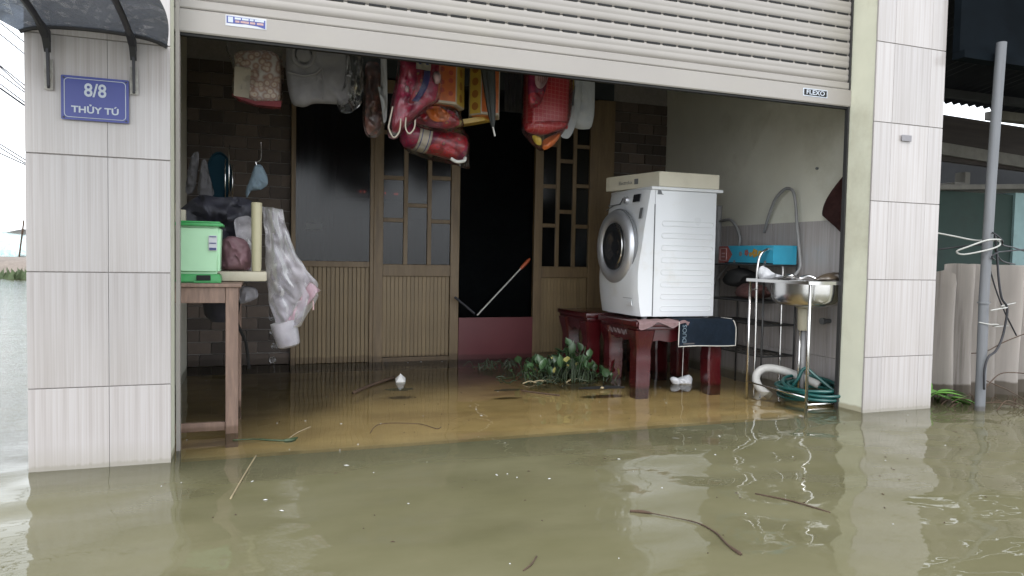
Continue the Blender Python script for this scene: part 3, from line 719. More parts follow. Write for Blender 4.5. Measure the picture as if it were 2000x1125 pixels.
for k, (x, z0, z1) in enumerate(((-.157, 1.03, 1.213), (-.140, 1.03, 1.281), (-.124, 1.03, 1.19))):
    tag(B().tube([(x, 3.72, z0), (x+.001, 3.73, z1)], .0028, 6).obj('metal_rod', 'steel', smooth=True),
        ('shortest thin metal rod, left, above the dark bags' if k == 0 else 'tallest thin metal rod, middle, above the dark bags' if k == 1 else 'thin metal rod, right of three, above the dark bags'), 'rod', 'rods above the dark bags')
mk = thing('cloth_cap', 'pale blue cloth cap hanging from a wire hook left of the doors', 'cap', (0, 3.7, 1.26))
B().tube(smoothpath([(.006, 3.7, 1.30), (.007, 3.7, 1.23), (-.004, 3.695, 1.208), (-.017, 3.69, 1.203), (-.012, 3.69, 1.185)]), .0018, 6).obj('hook', 'steel', mk)
B().pillow([(-.021, 1.191), (.011, 1.193), (.035, 1.137), (.040, 1.100), (.012, 1.072), (-.016, 1.066), (-.044, 1.062), (-.060, 1.020), (-.066, 1.060), (-.044, 1.120), (-.031, 1.165)], 3.69, .03, .008, 5).obj('cloth', 'masklue', mk, smooth=60)
B().tube([(.006, 3.7, 1.30), (.006, 5.12, 1.32)], .0015, 5).obj('hook_wire', 'steel', mk)

# white mosquito net / raincoat
nt_ = thing('white_net_cover', 'white see-through net cover with a pink hem hanging off the upturned table', 'net', (.03, 3.45, .95))
B().pillow([(-.112, .920), (-.037, .939), (-.02, .86), (.0, .75), (-.015, .70), (-.047, .66), (-.085, .76), (-.106, .863)], 3.50, .012, .010, 8).obj('net_fold', 'net', nt_, smooth=60)
def netf(u, v):
    # v down the fall, u across
    L = [(.013, .975), (.022, .86), (.026, .76), (.030, .66), (.04, .56), (.058, .48), (.080, .41)]
    Q = [(.098, .965), (.122, .87), (.155, .77), (.205, .69), (.262, .625), (.262, .565), (.185, .43)]
    i = min(int(v*6), 5); t = v*6-i
    a = (L[i][0]*(1-t)+L[i+1][0]*t, L[i][1]*(1-t)+L[i+1][1]*t); c = (Q[i][0]*(1-t)+Q[i+1][0]*t, Q[i][1]*(1-t)+Q[i+1][1]*t)
    x = a[0]*(1-u)+c[0]*u; z = a[1]*(1-u)+c[1]*u
    cr = noise.noise(Vector((x*24, z*20, 1.7)))*.022-abs(noise.noise(Vector((x*30+z*12, z*16, 5.))))*.022
    return Vector((x+.010*noise.noise(Vector((z*16, u*3, 9.))), 3.44+cr-.030*math.sin(u*PI)*(.4+v)+.012*math.sin(u*10+v*4)+.004*math.sin(u*23-v*9), z))
b = B().grid(36, 40, netf); b.grid(36, 40, lambda u, v: netf(u, v)*1+Vector((0, .05+.02*math.sin(u*13+2), 0)))
bmesh.ops.solidify(b.bm, geom=b.bm.faces[:], thickness=.0015)
b.obj('net_body', 'net', nt_, smooth=True)
def hemf(u, v):
    a = Vector((.270, 3.40, .595))*(1-u)+Vector((.120, 3.40, .425))*u; n_ = Vector((-.042, 0, .040))*v*(.75+.35*math.cos(u*3.2))
    return a+n_+Vector((0, .008*math.sin(u*22+v*3), .004*math.sin(u*15)))
b = B().grid(28, 6, hemf); bmesh.ops.solidify(b.bm, geom=b.bm.faces[:], thickness=.002); b.obj('pink_hem', 'pinknet', nt_, smooth=True)
B().tube([(.232, 3.40, .555), (.236, 3.40, .535), (.236, 3.40, .505)], [.002, .003, .0035], 6).obj('toggle', 'pink', nt_)
b = B().lathe([(.058, .060), (.056, .0), (.050, -.052), (.040, -.060), (.001, -.062), (.001, -.058), (.037, -.056), (.046, -.048), (.052, .0), (.0545, .060)], (0, 0, 0), n=28)
b.tf(Matrix.Translation((.118, 3.43, .392)) @ Matrix.Rotation(R(-14), 4, 'Y'))
tag(b.obj('clear_tub', 'net', smooth=40), 'milky plastic tub caught in the bottom of the hanging net', 'tub')
bag('white_sack', [(-.088, .612), (-.014, .607), (.0, .56), (-.045, .535), (-.088, .522)], 3.50, .025, 'greypad', 'pale sack hanging under the table edge right of the front leg', 'sack', 9, .01)
b = B().lathe([(.001, -.06), (.045, -.055), (.075, -.02), (.085, .05), (.09, .055), (.082, .055), (.001, .045)], (-.165, 3.58, .495), n=24)
tag(b.obj('dark_basin', 'darkcloth', smooth=40), 'dark rounded basin hanging under the wooden table', 'basin')
b = B().tube([(-.10, 3.62, .43), (-.06, 3.66, .33), (-.045, 3.68, .20)], .008, 6)
tag(b.obj('umbrella_shaft', 'black', smooth=40), 'thin dark stick leaning behind the table leg', 'stick')
st_ = thing('hanging_strap', 'string of clear plastic pieces hanging left of the doors, over the stone wall', 'string', (.05, 3.8, .62))
B().tube([(.068, 3.8, .66), (.072, 3.8, .15)], .0014, 5).obj('cord', 'clear', st_)
for k in range(6):
    b = B().lathe([(.002, -.016), (.014, -.012), (.018, .0), (.013, .012), (.002, .016)], (.068+.006*math.sin(k*2), 3.8, .58-k*.072), n=12); b.obj('bead', 'clear', st_, smooth=True)

# ================================================================== HANGING GOODS UNDER THE SHUTTER
hr = thing('hanging_rail', 'steel rail carrying the hanging goods just behind the shutter', 'rail', (.8, 3.62, 2.0))
B().tube([(-.449, 3.62, 2.0), (3.14, 3.62, 2.0)], .010, 10).obj('bar', 'steel', hr, smooth=True)
for x in (.2, 1.2, 2.3): B().tube([(x, 3.62, 2.01), (x, 3.62, 2.499)], .003, 6).obj('hanger_rod', 'steel', hr)
def hangcord(x, y, z, par, n=2):
    for k in range(n):
        dx = (k-.5*(n-1))*.05
        B().tube(smoothpath([(x+dx, y, z), (x+dx*.5, y+.01, (z+1.99)/2), (x, 3.62, 1.992)], 4), .0025, 5).obj('handle_cord', 'clear', par)
f = thing('floral_package', 'flower-printed package with white label and red foot, leftmost of the hanging goods', 'package', (-.02, 3.65, 1.8))
B().pillow([(-.118, 1.72), (.085, 1.74), (.100, 1.615), (.092, 1.475), (-.017, 1.474), (-.120, 1.503), (-.111, 1.641)], 3.66, .035, .004, 11, flat=5.).obj('package_body', 'floral', f, smooth=60)
B().prism([(-.112, 1.633), (-.040, 1.632), (-.048, 1.490), (-.116, 1.497)], 3.612, 3.618, 'Y').obj('label', 'cardwhite', f)
B().prism([(-.124, 1.505), (-.02, 1.480), (.098, 1.492), (.094, 1.462), (-.017, 1.463), (-.09, 1.484)], 3.614, 3.665, 'Y').obj('red_foot', 'darkred', f)
B().pillow([(-.132, 1.805), (.0, 1.84), (.093, 1.808), (.110, 1.615), (.102, 1.455), (-.017, 1.457), (-.130, 1.491), (-.116, 1.641), (-.158, 1.719)], 3.65, .055, .008, 12).obj('clear_wrap', 'clear', f, smooth=60)
hangcord(-.02, 3.65, 1.80, f)
g = thing('padded_garment', 'grey folded padded jacket with a round patch, second from the left of the hanging goods', 'jacket', (.28, 3.62, 1.8))
B().pillow([(.120, 1.803), (.262, 1.820), (.400, 1.815), (.425, 1.70), (.425, 1.541), (.405, 1.505), (.349, 1.503), (.245, 1.499), (.204, 1.473), (.145, 1.480), (.126, 1.561), (.114, 1.657)], 3.64, .05, .007, 13, flat=5.).obj('jacket_body', 'greypad', g, smooth=60)
b = B(); b.tube([(.196+.050*math.cos(2*PI*k/28), 3.592, 1.715+.055*math.sin(2*PI*k/28)) for k in range(28)], .010, 8, closed=True); b.obj('round_seam', 'greypad', g, smooth=True)
B().lathe([(.001, -.004), (.030, -.002), (.040, .006), (.001, .008)], (.196, 3.590, 1.715), 'Y', 24).obj('round_patch', 'greypad', g, smooth=True)
B().tube(smoothpath([(.126, 3.60, 1.63), (.19, 3.588, 1.615), (.25, 3.585, 1.63), (.28, 3.586, 1.66)]), .006, 6).obj('fold', 'greypad', g, smooth=True)
B().tube(smoothpath([(.285, 3.588, 1.66), (.287, 3.585, 1.58), (.287, 3.59, 1.51)]), .004, 6).obj('fold', 'greypad', g, smooth=True)
hangcord(.27, 3.63, 1.80, g)
bag('clear_bag', [(.395, 1.852), (.454, 1.862), (.486, 1.717), (.483, 1.516), (.433, 1.467), (.379, 1.448), (.347, 1.50), (.395, 1.607)], 3.60, .03, 'clear', 'empty crumpled clear bag hanging right of the grey jacket', 'plastic bag', 14, .018)
br_ = thing('brown_package', 'brown goods in a clear wrap hanging right of the grey jacket', 'package', (.55, 3.7, 1.85))
B().pillow([(.500, 1.75), (.585, 1.75), (.592, 1.60), (.595, 1.425), (.558, 1.374), (.518, 1.378), (.502, 1.447), (.508, 1.589)], 3.71, .03, .008, 15).obj('goods', 'brownfab', br_, smooth=60)
B().pillow([(.480, 1.869), (.601, 1.883), (.615, 1.600), (.612, 1.417), (.562, 1.360), (.510, 1.365), (.488, 1.447), (.495, 1.589)], 3.70, .045, .012, 16).obj('clear_wrap', 'clear', br_, smooth=60)
B().pillow([(.572, 1.86), (.601, 1.86), (.612, 1.60), (.610, 1.45), (.592, 1.43), (.585, 1.50), (.57, 1.58), (.560, 1.62), (.578, 1.60)], 3.665, .010, .006, 17).obj('white_strip', 'whitebag', br_, smooth=60)
hangcord(.55, 3.7, 1.84, br_)
rp = thing('magenta_package', 'magenta patterned blanket pack with a blue-dotted strip and white tag, left of the orange carton', 'package', (.74, 3.6, 1.8))
B().pillow([(.680, 1.863), (.862, 1.862), (.861, 1.577), (.804, 1.545), (.715, 1.450), (.664, 1.404), (.638, 1.412), (.645, 1.530), (.672, 1.660)], 3.62, .05, .010, 18, flat=5.).obj('blanket', 'pinkfab', rp, smooth=60)
B().prism([(.742, 1.80), (.812, 1.80), (.806, 1.690), (.738, 1.694)], 3.556, 3.560, 'Y').obj('tag', 'cardwhite', rp)
B().prism([(.752, 1.785), (.798, 1.785), (.796, 1.715), (.784, 1.715), (.784, 1.77), (.764, 1.77), (.762, 1.715), (.750, 1.715)], 3.553, 3.5555, 'Y').obj('tag_mark', 'navyprint', rp)
b = B(); b.grid(4, 14, lambda u, v: Vector((.775+.030*u-.055*v*v, 3.557-.008*math.sin(v*3), 1.690-.145*v))); bmesh.ops.solidify(b.bm, geom=b.bm.faces[:], thickness=.003); b.obj('blue_strip', 'bluespot', rp, smooth=True)
b = B(); b.grid(4, 14, lambda u, v: Vector((.742+.028*u-.040*v*v, 3.559-.008*math.sin(v*3), 1.690-.155*v))); bmesh.ops.solidify(b.bm, geom=b.bm.faces[:], thickness=.003); b.obj('red_strip', 'redfab', rp, smooth=True)
for k, (x, z, r_) in enumerate(((.842, 1.755, .020), (.838, 1.665, .020), (.70, 1.60, .010))):
    b = B().lathe([(.001, -.003), (r_, 0), (.001, .003)], (x, 3.566+.012*(k > 2), z), 'Y', 16, 1.5); b.obj('pale_spot', 'pink', rp, smooth=True)
B().pillow([(.669, 1.88), (.872, 1.88), (.874, 1.577), (.808, 1.527), (.704, 1.430), (.657, 1.368), (.612, 1.383), (.628, 1.530), (.658, 1.660)], 3.60, .058, .012, 19).obj('clear_wrap', 'clear', rp, smooth=60)
for pts in (((.634, 3.56, 1.513), (.618, 3.55, 1.44), (.615, 3.545, 1.41), (.636, 3.54, 1.372), (.662, 3.545, 1.40), (.670, 3.55, 1.46)),
            ((.695, 3.56, 1.47), (.692, 3.55, 1.42), (.708, 3.545, 1.395), (.730, 3.545, 1.42), (.736, 3.55, 1.46))):
    B().tube(smoothpath(pts), .0036, 8).obj('white_handle', 'cardwhite', rp, smooth=True)
hangcord(.76, 3.6, 1.84, rp)
rp.location += Vector((-.066, -.30, -.075))
# cartons
def carton(name, label, poly, z0, z1, io, iy):
    """carton from its plan: io = index of the orange side, iy = of the yellow side"""
    cx = sum(p[0] for p in poly)/len(poly); cy = sum(p[1] for p in poly)/len(poly)
    t = thing(name, label, 'carton', (cx, cy, z0))
    B().prism(poly, z0, z1, 'Z', bev=.003).obj('carton_body', 'cardwhite', t)
    B().prism([(cx+(x-cx)*.80, cy+(y-cy)*.80) for x, y in poly], z0-.002, z0-.0003, 'Z').obj('orange_underside', 'cardorange', t)
    def side(i, nm, mat, m0, m1, zb):
        p, q = Vector((*poly[i], 0)), Vector((*poly[(i+1) % len(poly)], 0)); d = q-p; n = Vector((d.y, -d.x, 0)).normalized()
        if n.dot(p-Vector((cx, cy, 0))) < 0: n = -n
        a, c = p+d*m0, p+d*m1
        pl_ = [(v.x, v.y) for v in (a+n*.0003, c+n*.0003, c+n*.0018, a+n*.0018)]
        B().prism(pl_, z0+zb, z1-.002, 'Z').obj(nm, mat, t); return p, d, n
    p, d, n = side(io, 'orange_face', 'cardorange', .02, .97, .012)
    def disc(c, n, r, nm, mat):
        b = B(); b.lathe([(.001, .0008), (r, .0008), (r, -.0004), (.001, -.0004)], (0, 0, 0), 'Z', 22); b.tf(Matrix.Translation(c) @ n.to_track_quat('Z', 'Y').to_matrix().to_4x4()); b.obj(nm, mat, t)
    if d.length > .14:
        disc(p+d*.55+n*.0024+Vector((0, 0, z0+.235)), n, .036, 'gold_circle', 'goldprint')
        for k in range(9): disc(p+d*(.2+.3*(k % 3))+n*.0024+Vector((0, 0, z0+.05+.05*(k//3)+.012*(k % 2))), n, .012, 'gold_dot', 'redprint')
    p, d, n = side(iy, 'yellow_face', 'cardyellow', .06, .94, .006)
    k = 0
    while .045+k*.062 < z1-z0:
        disc(p+d*.5+n*.0022+Vector((0, 0, z0+.042+k*.062)), n, min(.020, d.length*.33), 'brown_spot', 'printbrown'); k += 1
    B().tube([(cx, cy, z1), (cx, 3.62, 1.992)], .003, 5).obj('handle_cord', 'clear', t)
    return t
carton('printed_carton', 'orange carton with a yellow spotted side hanging in the middle of the goods, underside showing',
       [(.762, 3.42), (.912, 3.44), (.984, 3.55), (.903, 3.86), (.725, 3.80)], 1.513, 1.86, 0, 1)
carton('printed_carton', 'orange carton with a narrow yellow edge behind the folded umbrella, right of the nearer carton',
       [(1.010, 3.55), (1.056, 3.487), (1.150, 3.49), (1.19, 3.60), (1.06, 3.74)], 1.488, 1.86, 1, 0)
b = B().prism([(.862, 3.60), (1.10, 3.56), (1.18, 3.66), (.93, 3.72)], -.012, .012, 'Z'); b.tf(Matrix.Translation((0, 0, 1.462)) @ Matrix.Translation((1.0, 3.6, 0)) @ Matrix.Rotation(R(-12), 4, 'Y') @ Matrix.Translation((-1.0, -3.6, 0)))
tag(b.obj('flat_carton', 'cardyellow'), 'flat yellow carton lying tilted under the two hanging orange cartons', 'carton')
um = thing('folded_umbrella', 'dark folded umbrella hanging point down between two orange cartons', 'umbrella', (1.12, 3.58, 1.9))
b = B(); rings = []
for k in range(15):
    t_ = k/14; cx_ = 1.048+.050*t_; z_ = 1.861-.447*t_; r_ = .032*(1-t_)**.6+.006
    rings.append([b.bm.verts.new((cx_+r_*(1+.22*(j % 2))*math.cos(2*PI*j/16), 3.42+r_*(1+.22*(j % 2))*math.sin(2*PI*j/16), z_)) for j in range(16)])
for A_, D_ in zip(rings, rings[1:]):
    for j in range(16): b.bm.faces.new((A_[j], A_[(j+1) % 16], D_[(j+1) % 16], D_[j]))
b.bm.faces.new(rings[0]); b.bm.faces.new(list(reversed(rings[-1])))
b.obj('folded_cover', 'umbrella', um, smooth=30)
B().tube([(1.098, 3.42, 1.414), (1.110, 3.42, 1.370)], .0042, 8).obj('tip', 'white', um)
B().tube([(1.048, 3.42, 1.861), (1.05, 3.62, 1.99)], .004, 6).obj('shaft', 'steel', um)
rk0 = thing('red_gift_pack', 'red and orange printed pack crammed between the magenta pack and the rolled blanket', 'package', (.80, 3.50, 1.47))
B().pillow([(.700, 1.60), (.780, 1.62), (.86, 1.50), (.93, 1.50), (.97, 1.44), (.90, 1.405), (.80, 1.41), (.72, 1.43), (.69, 1.50)], 3.54, .045, .010, 51, flat=5.).obj('pack_body', 'redfab', rk0, smooth=60)
B().pillow([(.76, 1.50), (.84, 1.51), (.90, 1.47), (.88, 1.435), (.80, 1.43)], 3.49, .014, .006, 52).obj('orange_card', 'cardorange', rk0, smooth=60)
B().pillow([(.690, 1.62), (.800, 1.64), (.88, 1.52), (.95, 1.51), (.99, 1.42), (.90, 1.385), (.80, 1.39), (.71, 1.41), (.675, 1.50)], 3.53, .060, .014, 53).obj('clear_wrap', 'clear', rk0, smooth=60)
B().tube([(.80, 3.53, 1.60), (.82, 3.62, 1.992)], .0025, 5).obj('handle_cord', 'clear', rk0)
# rolled blanket below the cartons
rb = thing('rolled_blanket', 'red rolled blanket in clear wrap with a white paper band, lowest of the hanging goods', 'blanket', (.86, 3.66, 1.46))
ax0, ax1 = Vector((.70, 3.66, 1.395)), Vector((1.03, 3.70, 1.335)); dr = (ax1-ax0)
b = B(); b.lathe([(.010, -.012), (.055, -.006), (.072, .015), (.075, .10), (.072, .22), (.075, .30), (.068, .325), (.045, .335), (.010, .325)], (0, 0, 0), 'X', 36)
for v in b.bm.verts: v.co += Vector((0, 1, 0)).lerp(Vector((0, 0, 1)), .5)*noise.noise(v.co*22)*.008
Tm = Matrix.Translation(ax0) @ Matrix.Rotation(math.atan2(dr.y, dr.x), 4, 'Z') @ Matrix.Rotation(-math.atan2(dr.z, dr.xy.length), 4, 'Y')
b.tf(Tm); b.obj('roll', 'redfab', rb, smooth=60)
b = B(); b.lathe([(.075, .058), (.0775, .058), (.0775, .125), (.075, .125)], (0, 0, 0), 'X', 36); b.tf(Tm); b.obj('paper_band', 'cardwhite', rb, smooth=30)
b = B(); b.lathe([(.0785, .070), (.0790, .070), (.0790, .074), (.0785, .074)], (0, 0, 0), 'X', 36); b.lathe([(.0785, .108), (.0790, .108), (.0790, .112), (.0785, .112)], (0, 0, 0), 'X', 36); b.tf(Tm); b.obj('band_print', 'navyprint', rb)
b = B(); b.lathe([(.018, .322), (.035, .340), (.050, .338), (.060, .325)], (0, 0, 0), 'X', 30); b.tf(Tm); b.obj('roll_end', 'brownfab', rb, smooth=True)
B().tube(smoothpath([(.93, 3.60, 1.27), (.96, 3.595, 1.255), (1.0, 3.60, 1.262), (1.01, 3.61, 1.28)]), .009, 8).obj('white_handle', 'white', rb, smooth=True)
B().pillow([(.690, 1.475), (.857, 1.465), (1.009, 1.455), (1.055, 1.40), (1.052, 1.276), (1.06, 1.225), (.995, 1.246), (.833, 1.262), (.705, 1.303), (.672, 1.383)], 3.68, .095, .012, 21).obj('clear_wrap', 'clear', rb, smooth=60)
hangcord(.86, 3.68, 1.46, rb)
pf = thing('pleated_shade', 'small dark grey pleated cloth hanging in the gap before the red plaid pack', 'cloth', (1.37, 3.9, 1.85))
b = B().grid(40, 4, lambda u, v: Vector((1.318+.11*u, 3.9+.008*math.sin(u*40), 1.60+.30*v))); bmesh.ops.solidify(b.bm, geom=b.bm.faces[:], thickness=.003); b.obj('cloth', 'greycloth', pf, smooth=True)
B().tube([(1.30, 3.9, 1.9), (1.45, 3.9, 1.9)], .004, 6).obj('top_rod', 'steel', pf)
pk = thing('plaid_package', 'red plaid blanket pack with an oval emblem in clear wrap, right of the dark doorway', 'package', (1.47, 3.6, 1.9))
b = B().box(1.352, 1.600, 3.60, 3.70, 1.475, 1.90, bev=.018)
for v in b.bm.verts: v.co.y += noise.noise(v.co*9)*.01
b.tf(Matrix.Translation((1.47, 3.65, 0)) @ Matrix.Rotation(R(14), 4, 'Z') @ Matrix.Translation((-1.47, -3.65, 0)))
b.obj('blanket', 'plaid', pk, smooth=40)
B().pillow([(1.342, 1.88), (1.455, 1.88), (1.448, 1.68), (1.41, 1.575), (1.36, 1.555), (1.335, 1.62)], 3.575, .022, .003, 24, flat=5.).obj('red_flap', 'redfab', pk, smooth=60)
b = B().lathe([(.001, -.003), (.036, -.001), (.038, .003), (.001, .003)], (0, 0, 0), 'Y', 28); b.tf(Matrix.Translation((1.408, 3.548, 1.735)) @ Matrix.Rotation(R(12), 4, 'Y') @ Matrix.Diagonal((1, 1, 2.0, 1))); ov = b.obj('oval_emblem', 'pink', pk, smooth=40)
b = B()
for k in range(5): b.tube([(1.384+.011*k, 3.5435, 1.735-.05+.006*abs(k-2)), (1.388+.011*k, 3.5435, 1.735+.055-.006*abs(k-2))], .0014, 5)
stuff(b.obj('emblem_line', 'darkred', ov))
B().pillow([(1.345, 1.50), (1.60, 1.52), (1.575, 1.475), (1.439, 1.422), (1.335, 1.445)], 3.62, .06, .006, 25).obj('blanket_foot', 'plaid', pk, smooth=60)
B().pillow([(1.330, 1.90), (1.610, 1.90), (1.625, 1.729), (1.610, 1.520), (1.565, 1.441), (1.449, 1.336), (1.40, 1.366), (1.322, 1.435), (1.330, 1.593)], 3.63, .10, .005, 26).obj('clear_wrap', 'clear', pk, smooth=60)
B().pillow([(1.440, 1.405), (1.558, 1.461), (1.515, 1.385), (1.455, 1.345), (1.432, 1.36)], 3.60, .02, .006, 27).obj('orange_leaflet', 'cardorange', pk, smooth=60)
B().pillow([(1.366, 1.425), (1.43, 1.412), (1.43, 1.37), (1.396, 1.372)], 3.59, .018, .006, 28).obj('yellow_leaflet', 'cardyellow', pk, smooth=60)
hangcord(1.47, 3.65, 1.90, pk)
gy = thing('grey_carrier_bag', 'grey-white carrier bag hanging right of the red plaid pack', 'bag', (1.72, 3.72, 1.88))
B().pillow([(1.700, 1.893), (1.804, 1.879), (1.812, 1.513), (1.718, 1.500), (1.66, 1.52), (1.69, 1.62), (1.69, 1.75)], 3.74, .04, .006, 29, flat=5.).obj('bag_body', 'greybag', gy, smooth=60)
B().pillow([(1.655, 1.89), (1.700, 1.86), (1.715, 1.72), (1.700, 1.60), (1.665, 1.48), (1.635, 1.435), (1.594, 1.439), (1.578, 1.466), (1.640, 1.551), (1.672, 1.68), (1.668, 1.78)], 3.70, .018, .005, 30).obj('twisted_handle', 'greybag', gy, smooth=60)
B().pillow([(1.635, 1.86), (1.662, 1.86), (1.665, 1.72), (1.64, 1.68), (1.63, 1.74)], 3.70, .012, .004, 31).obj('yellow_content', 'cardyellow', gy, smooth=60)
hangcord(1.74, 3.73, 1.88, gy)

# ================================================================== RED BENCHES
def bench(x0, x1, y0, y1, zt, label, seed):
    t = thing('red_bench', label, 'bench', ((x0+x1)/2, (y0+y1)/2, 0), 'dark red lacquered benches')
    B().box(x0-.02, x1+.02, y0-.02, y1+.02, zt-.032, zt, bev=.007).obj('bench_top', 'redlac', t, smooth=40)
    B().box(x0-.006, x1+.006, y0-.006, y1+.006, zt-.052, zt-.033, bev=.004).obj('moulding', 'redlac', t, smooth=40)
    # apron with a scalloped lower edge
    def apr(a, c, fix, ax):
        L = c-a; zb = zt-.085; q = [(a, zt-.053), (c, zt-.053), (c, zb-.035)]
        for k in range(13):
            s_ = 1-(k/12); u = abs(s_-.5)*2
            q.append((a+.02+(L-.04)*s_, zb-.022-.022*(1-(2*abs(u-.35)) if u < .85 else 0)*(1 if u < .7 else 0)-.012*(u > .7)))
        q.append((a, zb-.035))
        B().prism(q, fix, fix+.022, ax).obj('apron', 'redlac', t)
    apr(x0+.06, x1-.06, y0+.012, 'Y'); apr(y0+.06, y1-.06, x0+.012, 'X'); apr(y0+.06, y1-.06, x1-.034, 'X'); apr(x0+.06, x1-.06, y1-.034, 'Y')
    for sx in (0, 1):
        for sy in (0, 1):
            b = B(); prev = None; cx, cy = (x0+.05, x1-.05)[sx], (y0+.05, y1-.05)[sy]; dx = (-1, 1)[sx]; dy = (-1, 1)[sy]
            for k in range(11):
                f = k/10; z = (zt-.053)*(1-f)+FL*f
                half = .060-.012*math.sin(min(1, f*1.6)*PI*.5)+.006*math.cos(f*9)*(f < .4)-.006*(f > .8)*(f-.8)*5
                off = .012*math.sin(f*PI)
                ring = [b.bm.verts.new((cx+px*half-dx*off*.6, cy+py*half-dy*off*.6, z)) for px, py in
                        ((-1, -.8), (-.8, -1), (.8, -1), (1, -.8), (1, .8), (.8, 1), (-.8, 1), (-1, .8))]
                if prev:
                    for j in range(8): b.bm.faces.new((prev[j], prev[(j+1) % 8], ring[(j+1) % 8], ring[j]))
                else: b.bm.faces.new(ring)
                prev = ring
            b.bm.faces.new(list(reversed(prev)))
            b.obj('leg', 'redlac', t, smooth=40)
    return t
rb1 = bench(2.095, 2.705, 3.68, 4.14, .402, 'dark red lacquered bench standing in the water under the washing machine', 1)
bench(2.03, 2.66, 4.22, 4.66, .410, 'second dark red bench, in the dark behind the one at the front', 2)
b = B()
for k in range(5): b.tube(smoothpath([(2.089, 3.80+.05*k, .315), (2.088, 3.815+.05*k, .342), (2.088, 3.83+.05*k, .31), (2.088, 3.845+.05*k, .335)], 3), .0009, 5)
b.obj('scrawl', 'scrawl', rb1)

# ================================================================== WASHING MACHINE
wm = thing('washing_machine', 'white front-loading washing machine with a round chrome door, raised on the red bench', 'washing machine', (2.4, 4.03, .42))
Yn, Yf = 3.752, 4.27
# front is a shallow bowed panel facing -X
def fx(z):                                             # front surface x by height
    f = (z-.42)/.78
    return 2.150-.028*math.sin(min(1, max(0, f*1.7))*PI)*(f < .59)+(.048*max(0, (f-.62)/.38))
b = B(); prev = None; N = 18
for k in range(N+1):
    z = .425+.760*k/N; xf = fx(z)+.012
    ring = []
    for j in range(15):
        u = j/14; y = Yn+.004+(Yf-Yn-.008)*u
        e = abs(u-.5)*2; x = xf-.012-.014*(1-e**2)+.026*max(0, e-.86)**1*7*.35
        ring.append(b.bm.verts.new((x, y, z)))
    ring += [b.bm.verts.new((2.235, Yf-.004, z)), b.bm.verts.new((2.235, Yn+.004, z))]
    if prev:
        m_ = len(ring)
        for j in range(m_): b.bm.faces.new((prev[j], prev[(j+1) % m_], ring[(j+1) % m_], ring[j]))
    else: b.bm.faces.new(ring)
    prev = ring
b.bm.faces.new(list(reversed(prev)))
b.obj('front_panel', 'white_enamel', wm, smooth=50)
body = B().box(2.236, 2.668, Yn, Yf, .422, 1.185, bev=.006).obj('cabinet', 'white_enamel', wm, smooth=40)
B().box(2.232, 2.2365, Yn-.0012, Yn+.02, .43, 1.10).obj('seam', 'greyplastic', wm)
b = B().box(2.205, 2.712, Yn-.006, Yf+.004, 1.186, 1.207, bev=.007); b.obj('top_plate', 'white_enamel', wm, smooth=40)
# pressed ribs on the side
rib = None
for k in range(8):
    z = .472+k*.0735
    b = B(); q = rrect(2.285, 2.648, -.015, .015, .0148, 6)
    b.tube([(x, Yn-.0005, z_) for x, z_ in q], 0.0021, 8, closed=True)
    if rib is None: o = b.obj('pressed_rib', 'white_enamel', wm, smooth=True); o.location.z += z; rib = o
    else:
        c = rib.copy(); C.objects.link(c); c.location.z = rib.location.z+(z-.472); b.bm.free()
    if k == 0: zbase = z
b = B().prism([(2.325, 1.140), (2.345, 1.140), (2.354, 1.120), (2.366, 1.114), (2.322, 1.114)], Yn-.0016, Yn-.0002, 'Y'); b.tf(Matrix.Translation((-.075, 0, .045)) ); b.obj('side_sticker', 'greyplastic', wm)
# door, axis along -X
cd = (2.128, 4.018, .845)
dr_ = B().lathe([(.226, .010), (.230, -.005), (.228, -.022), (.215, -.036), (.190, -.043), (.165, -.040), (.150, -.026), (.148, .0), (.12, .005)], cd, 'X', 72).obj('door_ring', 'chrome', wm, smooth=50)
B().lathe([(.150, -.020), (.146, -.032), (.118, -.038), (.075, -.030), (.03, -.016), (.001, -.012), (.001, .004), (.15, .004)], cd, 'X', 56).obj('door_glass', 'darkglass', dr_, smooth=50)
b = B(); b.tube([(cd[0]-.040, cd[1]-.150*math.cos(a_)*.9, cd[2]+.150*math.sin(a_)*.9) for a_ in [R(-55+110*k/14) for k in range(15)]], .007, 8); b.obj('door_handle', 'steel', dr_, smooth=True)
B().lathe([(.236, .012), (.239, .004), (.236, -.006), (.228, -.006), (.228, .012)], cd, 'X', 72).obj('door_seal', 'greyplastic', dr_, smooth=40)
# controls
def onfront(y0, y1, z0, z1, name, mat, th=.004, off=0, par=wm):
    b = B(); xa, xb = fx(z0)-.016-off, fx(z1)-.016-off
    b.prism([(xa, z0), (xb, z1), (xb-th, z1), (xa-th, z0)], y0, y1, 'Y'); return b.obj(name, mat, par)
onfront(3.822, 3.905, 1.118, 1.165, 'display', 'darkglass')
onfront(3.768, 3.80, 1.012, 1.078, 'energy_label', 'greyplastic', .002)
onfront(4.06, 4.235, 1.112, 1.117, 'drawer_gap', 'greyplastic', .002)
b = B().lathe([(.024, .0), (.024, -.014), (.019, -.022), (.001, -.022)], (fx(1.135)-.014, 3.985, 1.135), 'X', 24); b.obj('programme_knob', 'chrome', wm, smooth=40)
b = B().tube(smoothpath([(fx(1.09)-.020, 4.245, 1.085), (fx(1.11)-.020, 4.15, 1.112), (fx(1.12)-.02, 4.07, 1.118), (fx(1.15)-.02, 4.04, 1.152)]), .0035, 6); b.obj('drawer_edge', 'greyplastic', wm)
onfront(3.79, 3.90, .531, .5335, 'filter_flap_gap', 'greyplastic', .003)
onfront(3.80, 3.87, .487, .515, 'filter_flap', 'white_enamel', .004)
for x in (2.20, 2.63):
    for y in (3.79, 4.23): B().tube([(x, y, .402), (x, y, .424)], .018, 12).obj('foot', 'greyplastic', wm)
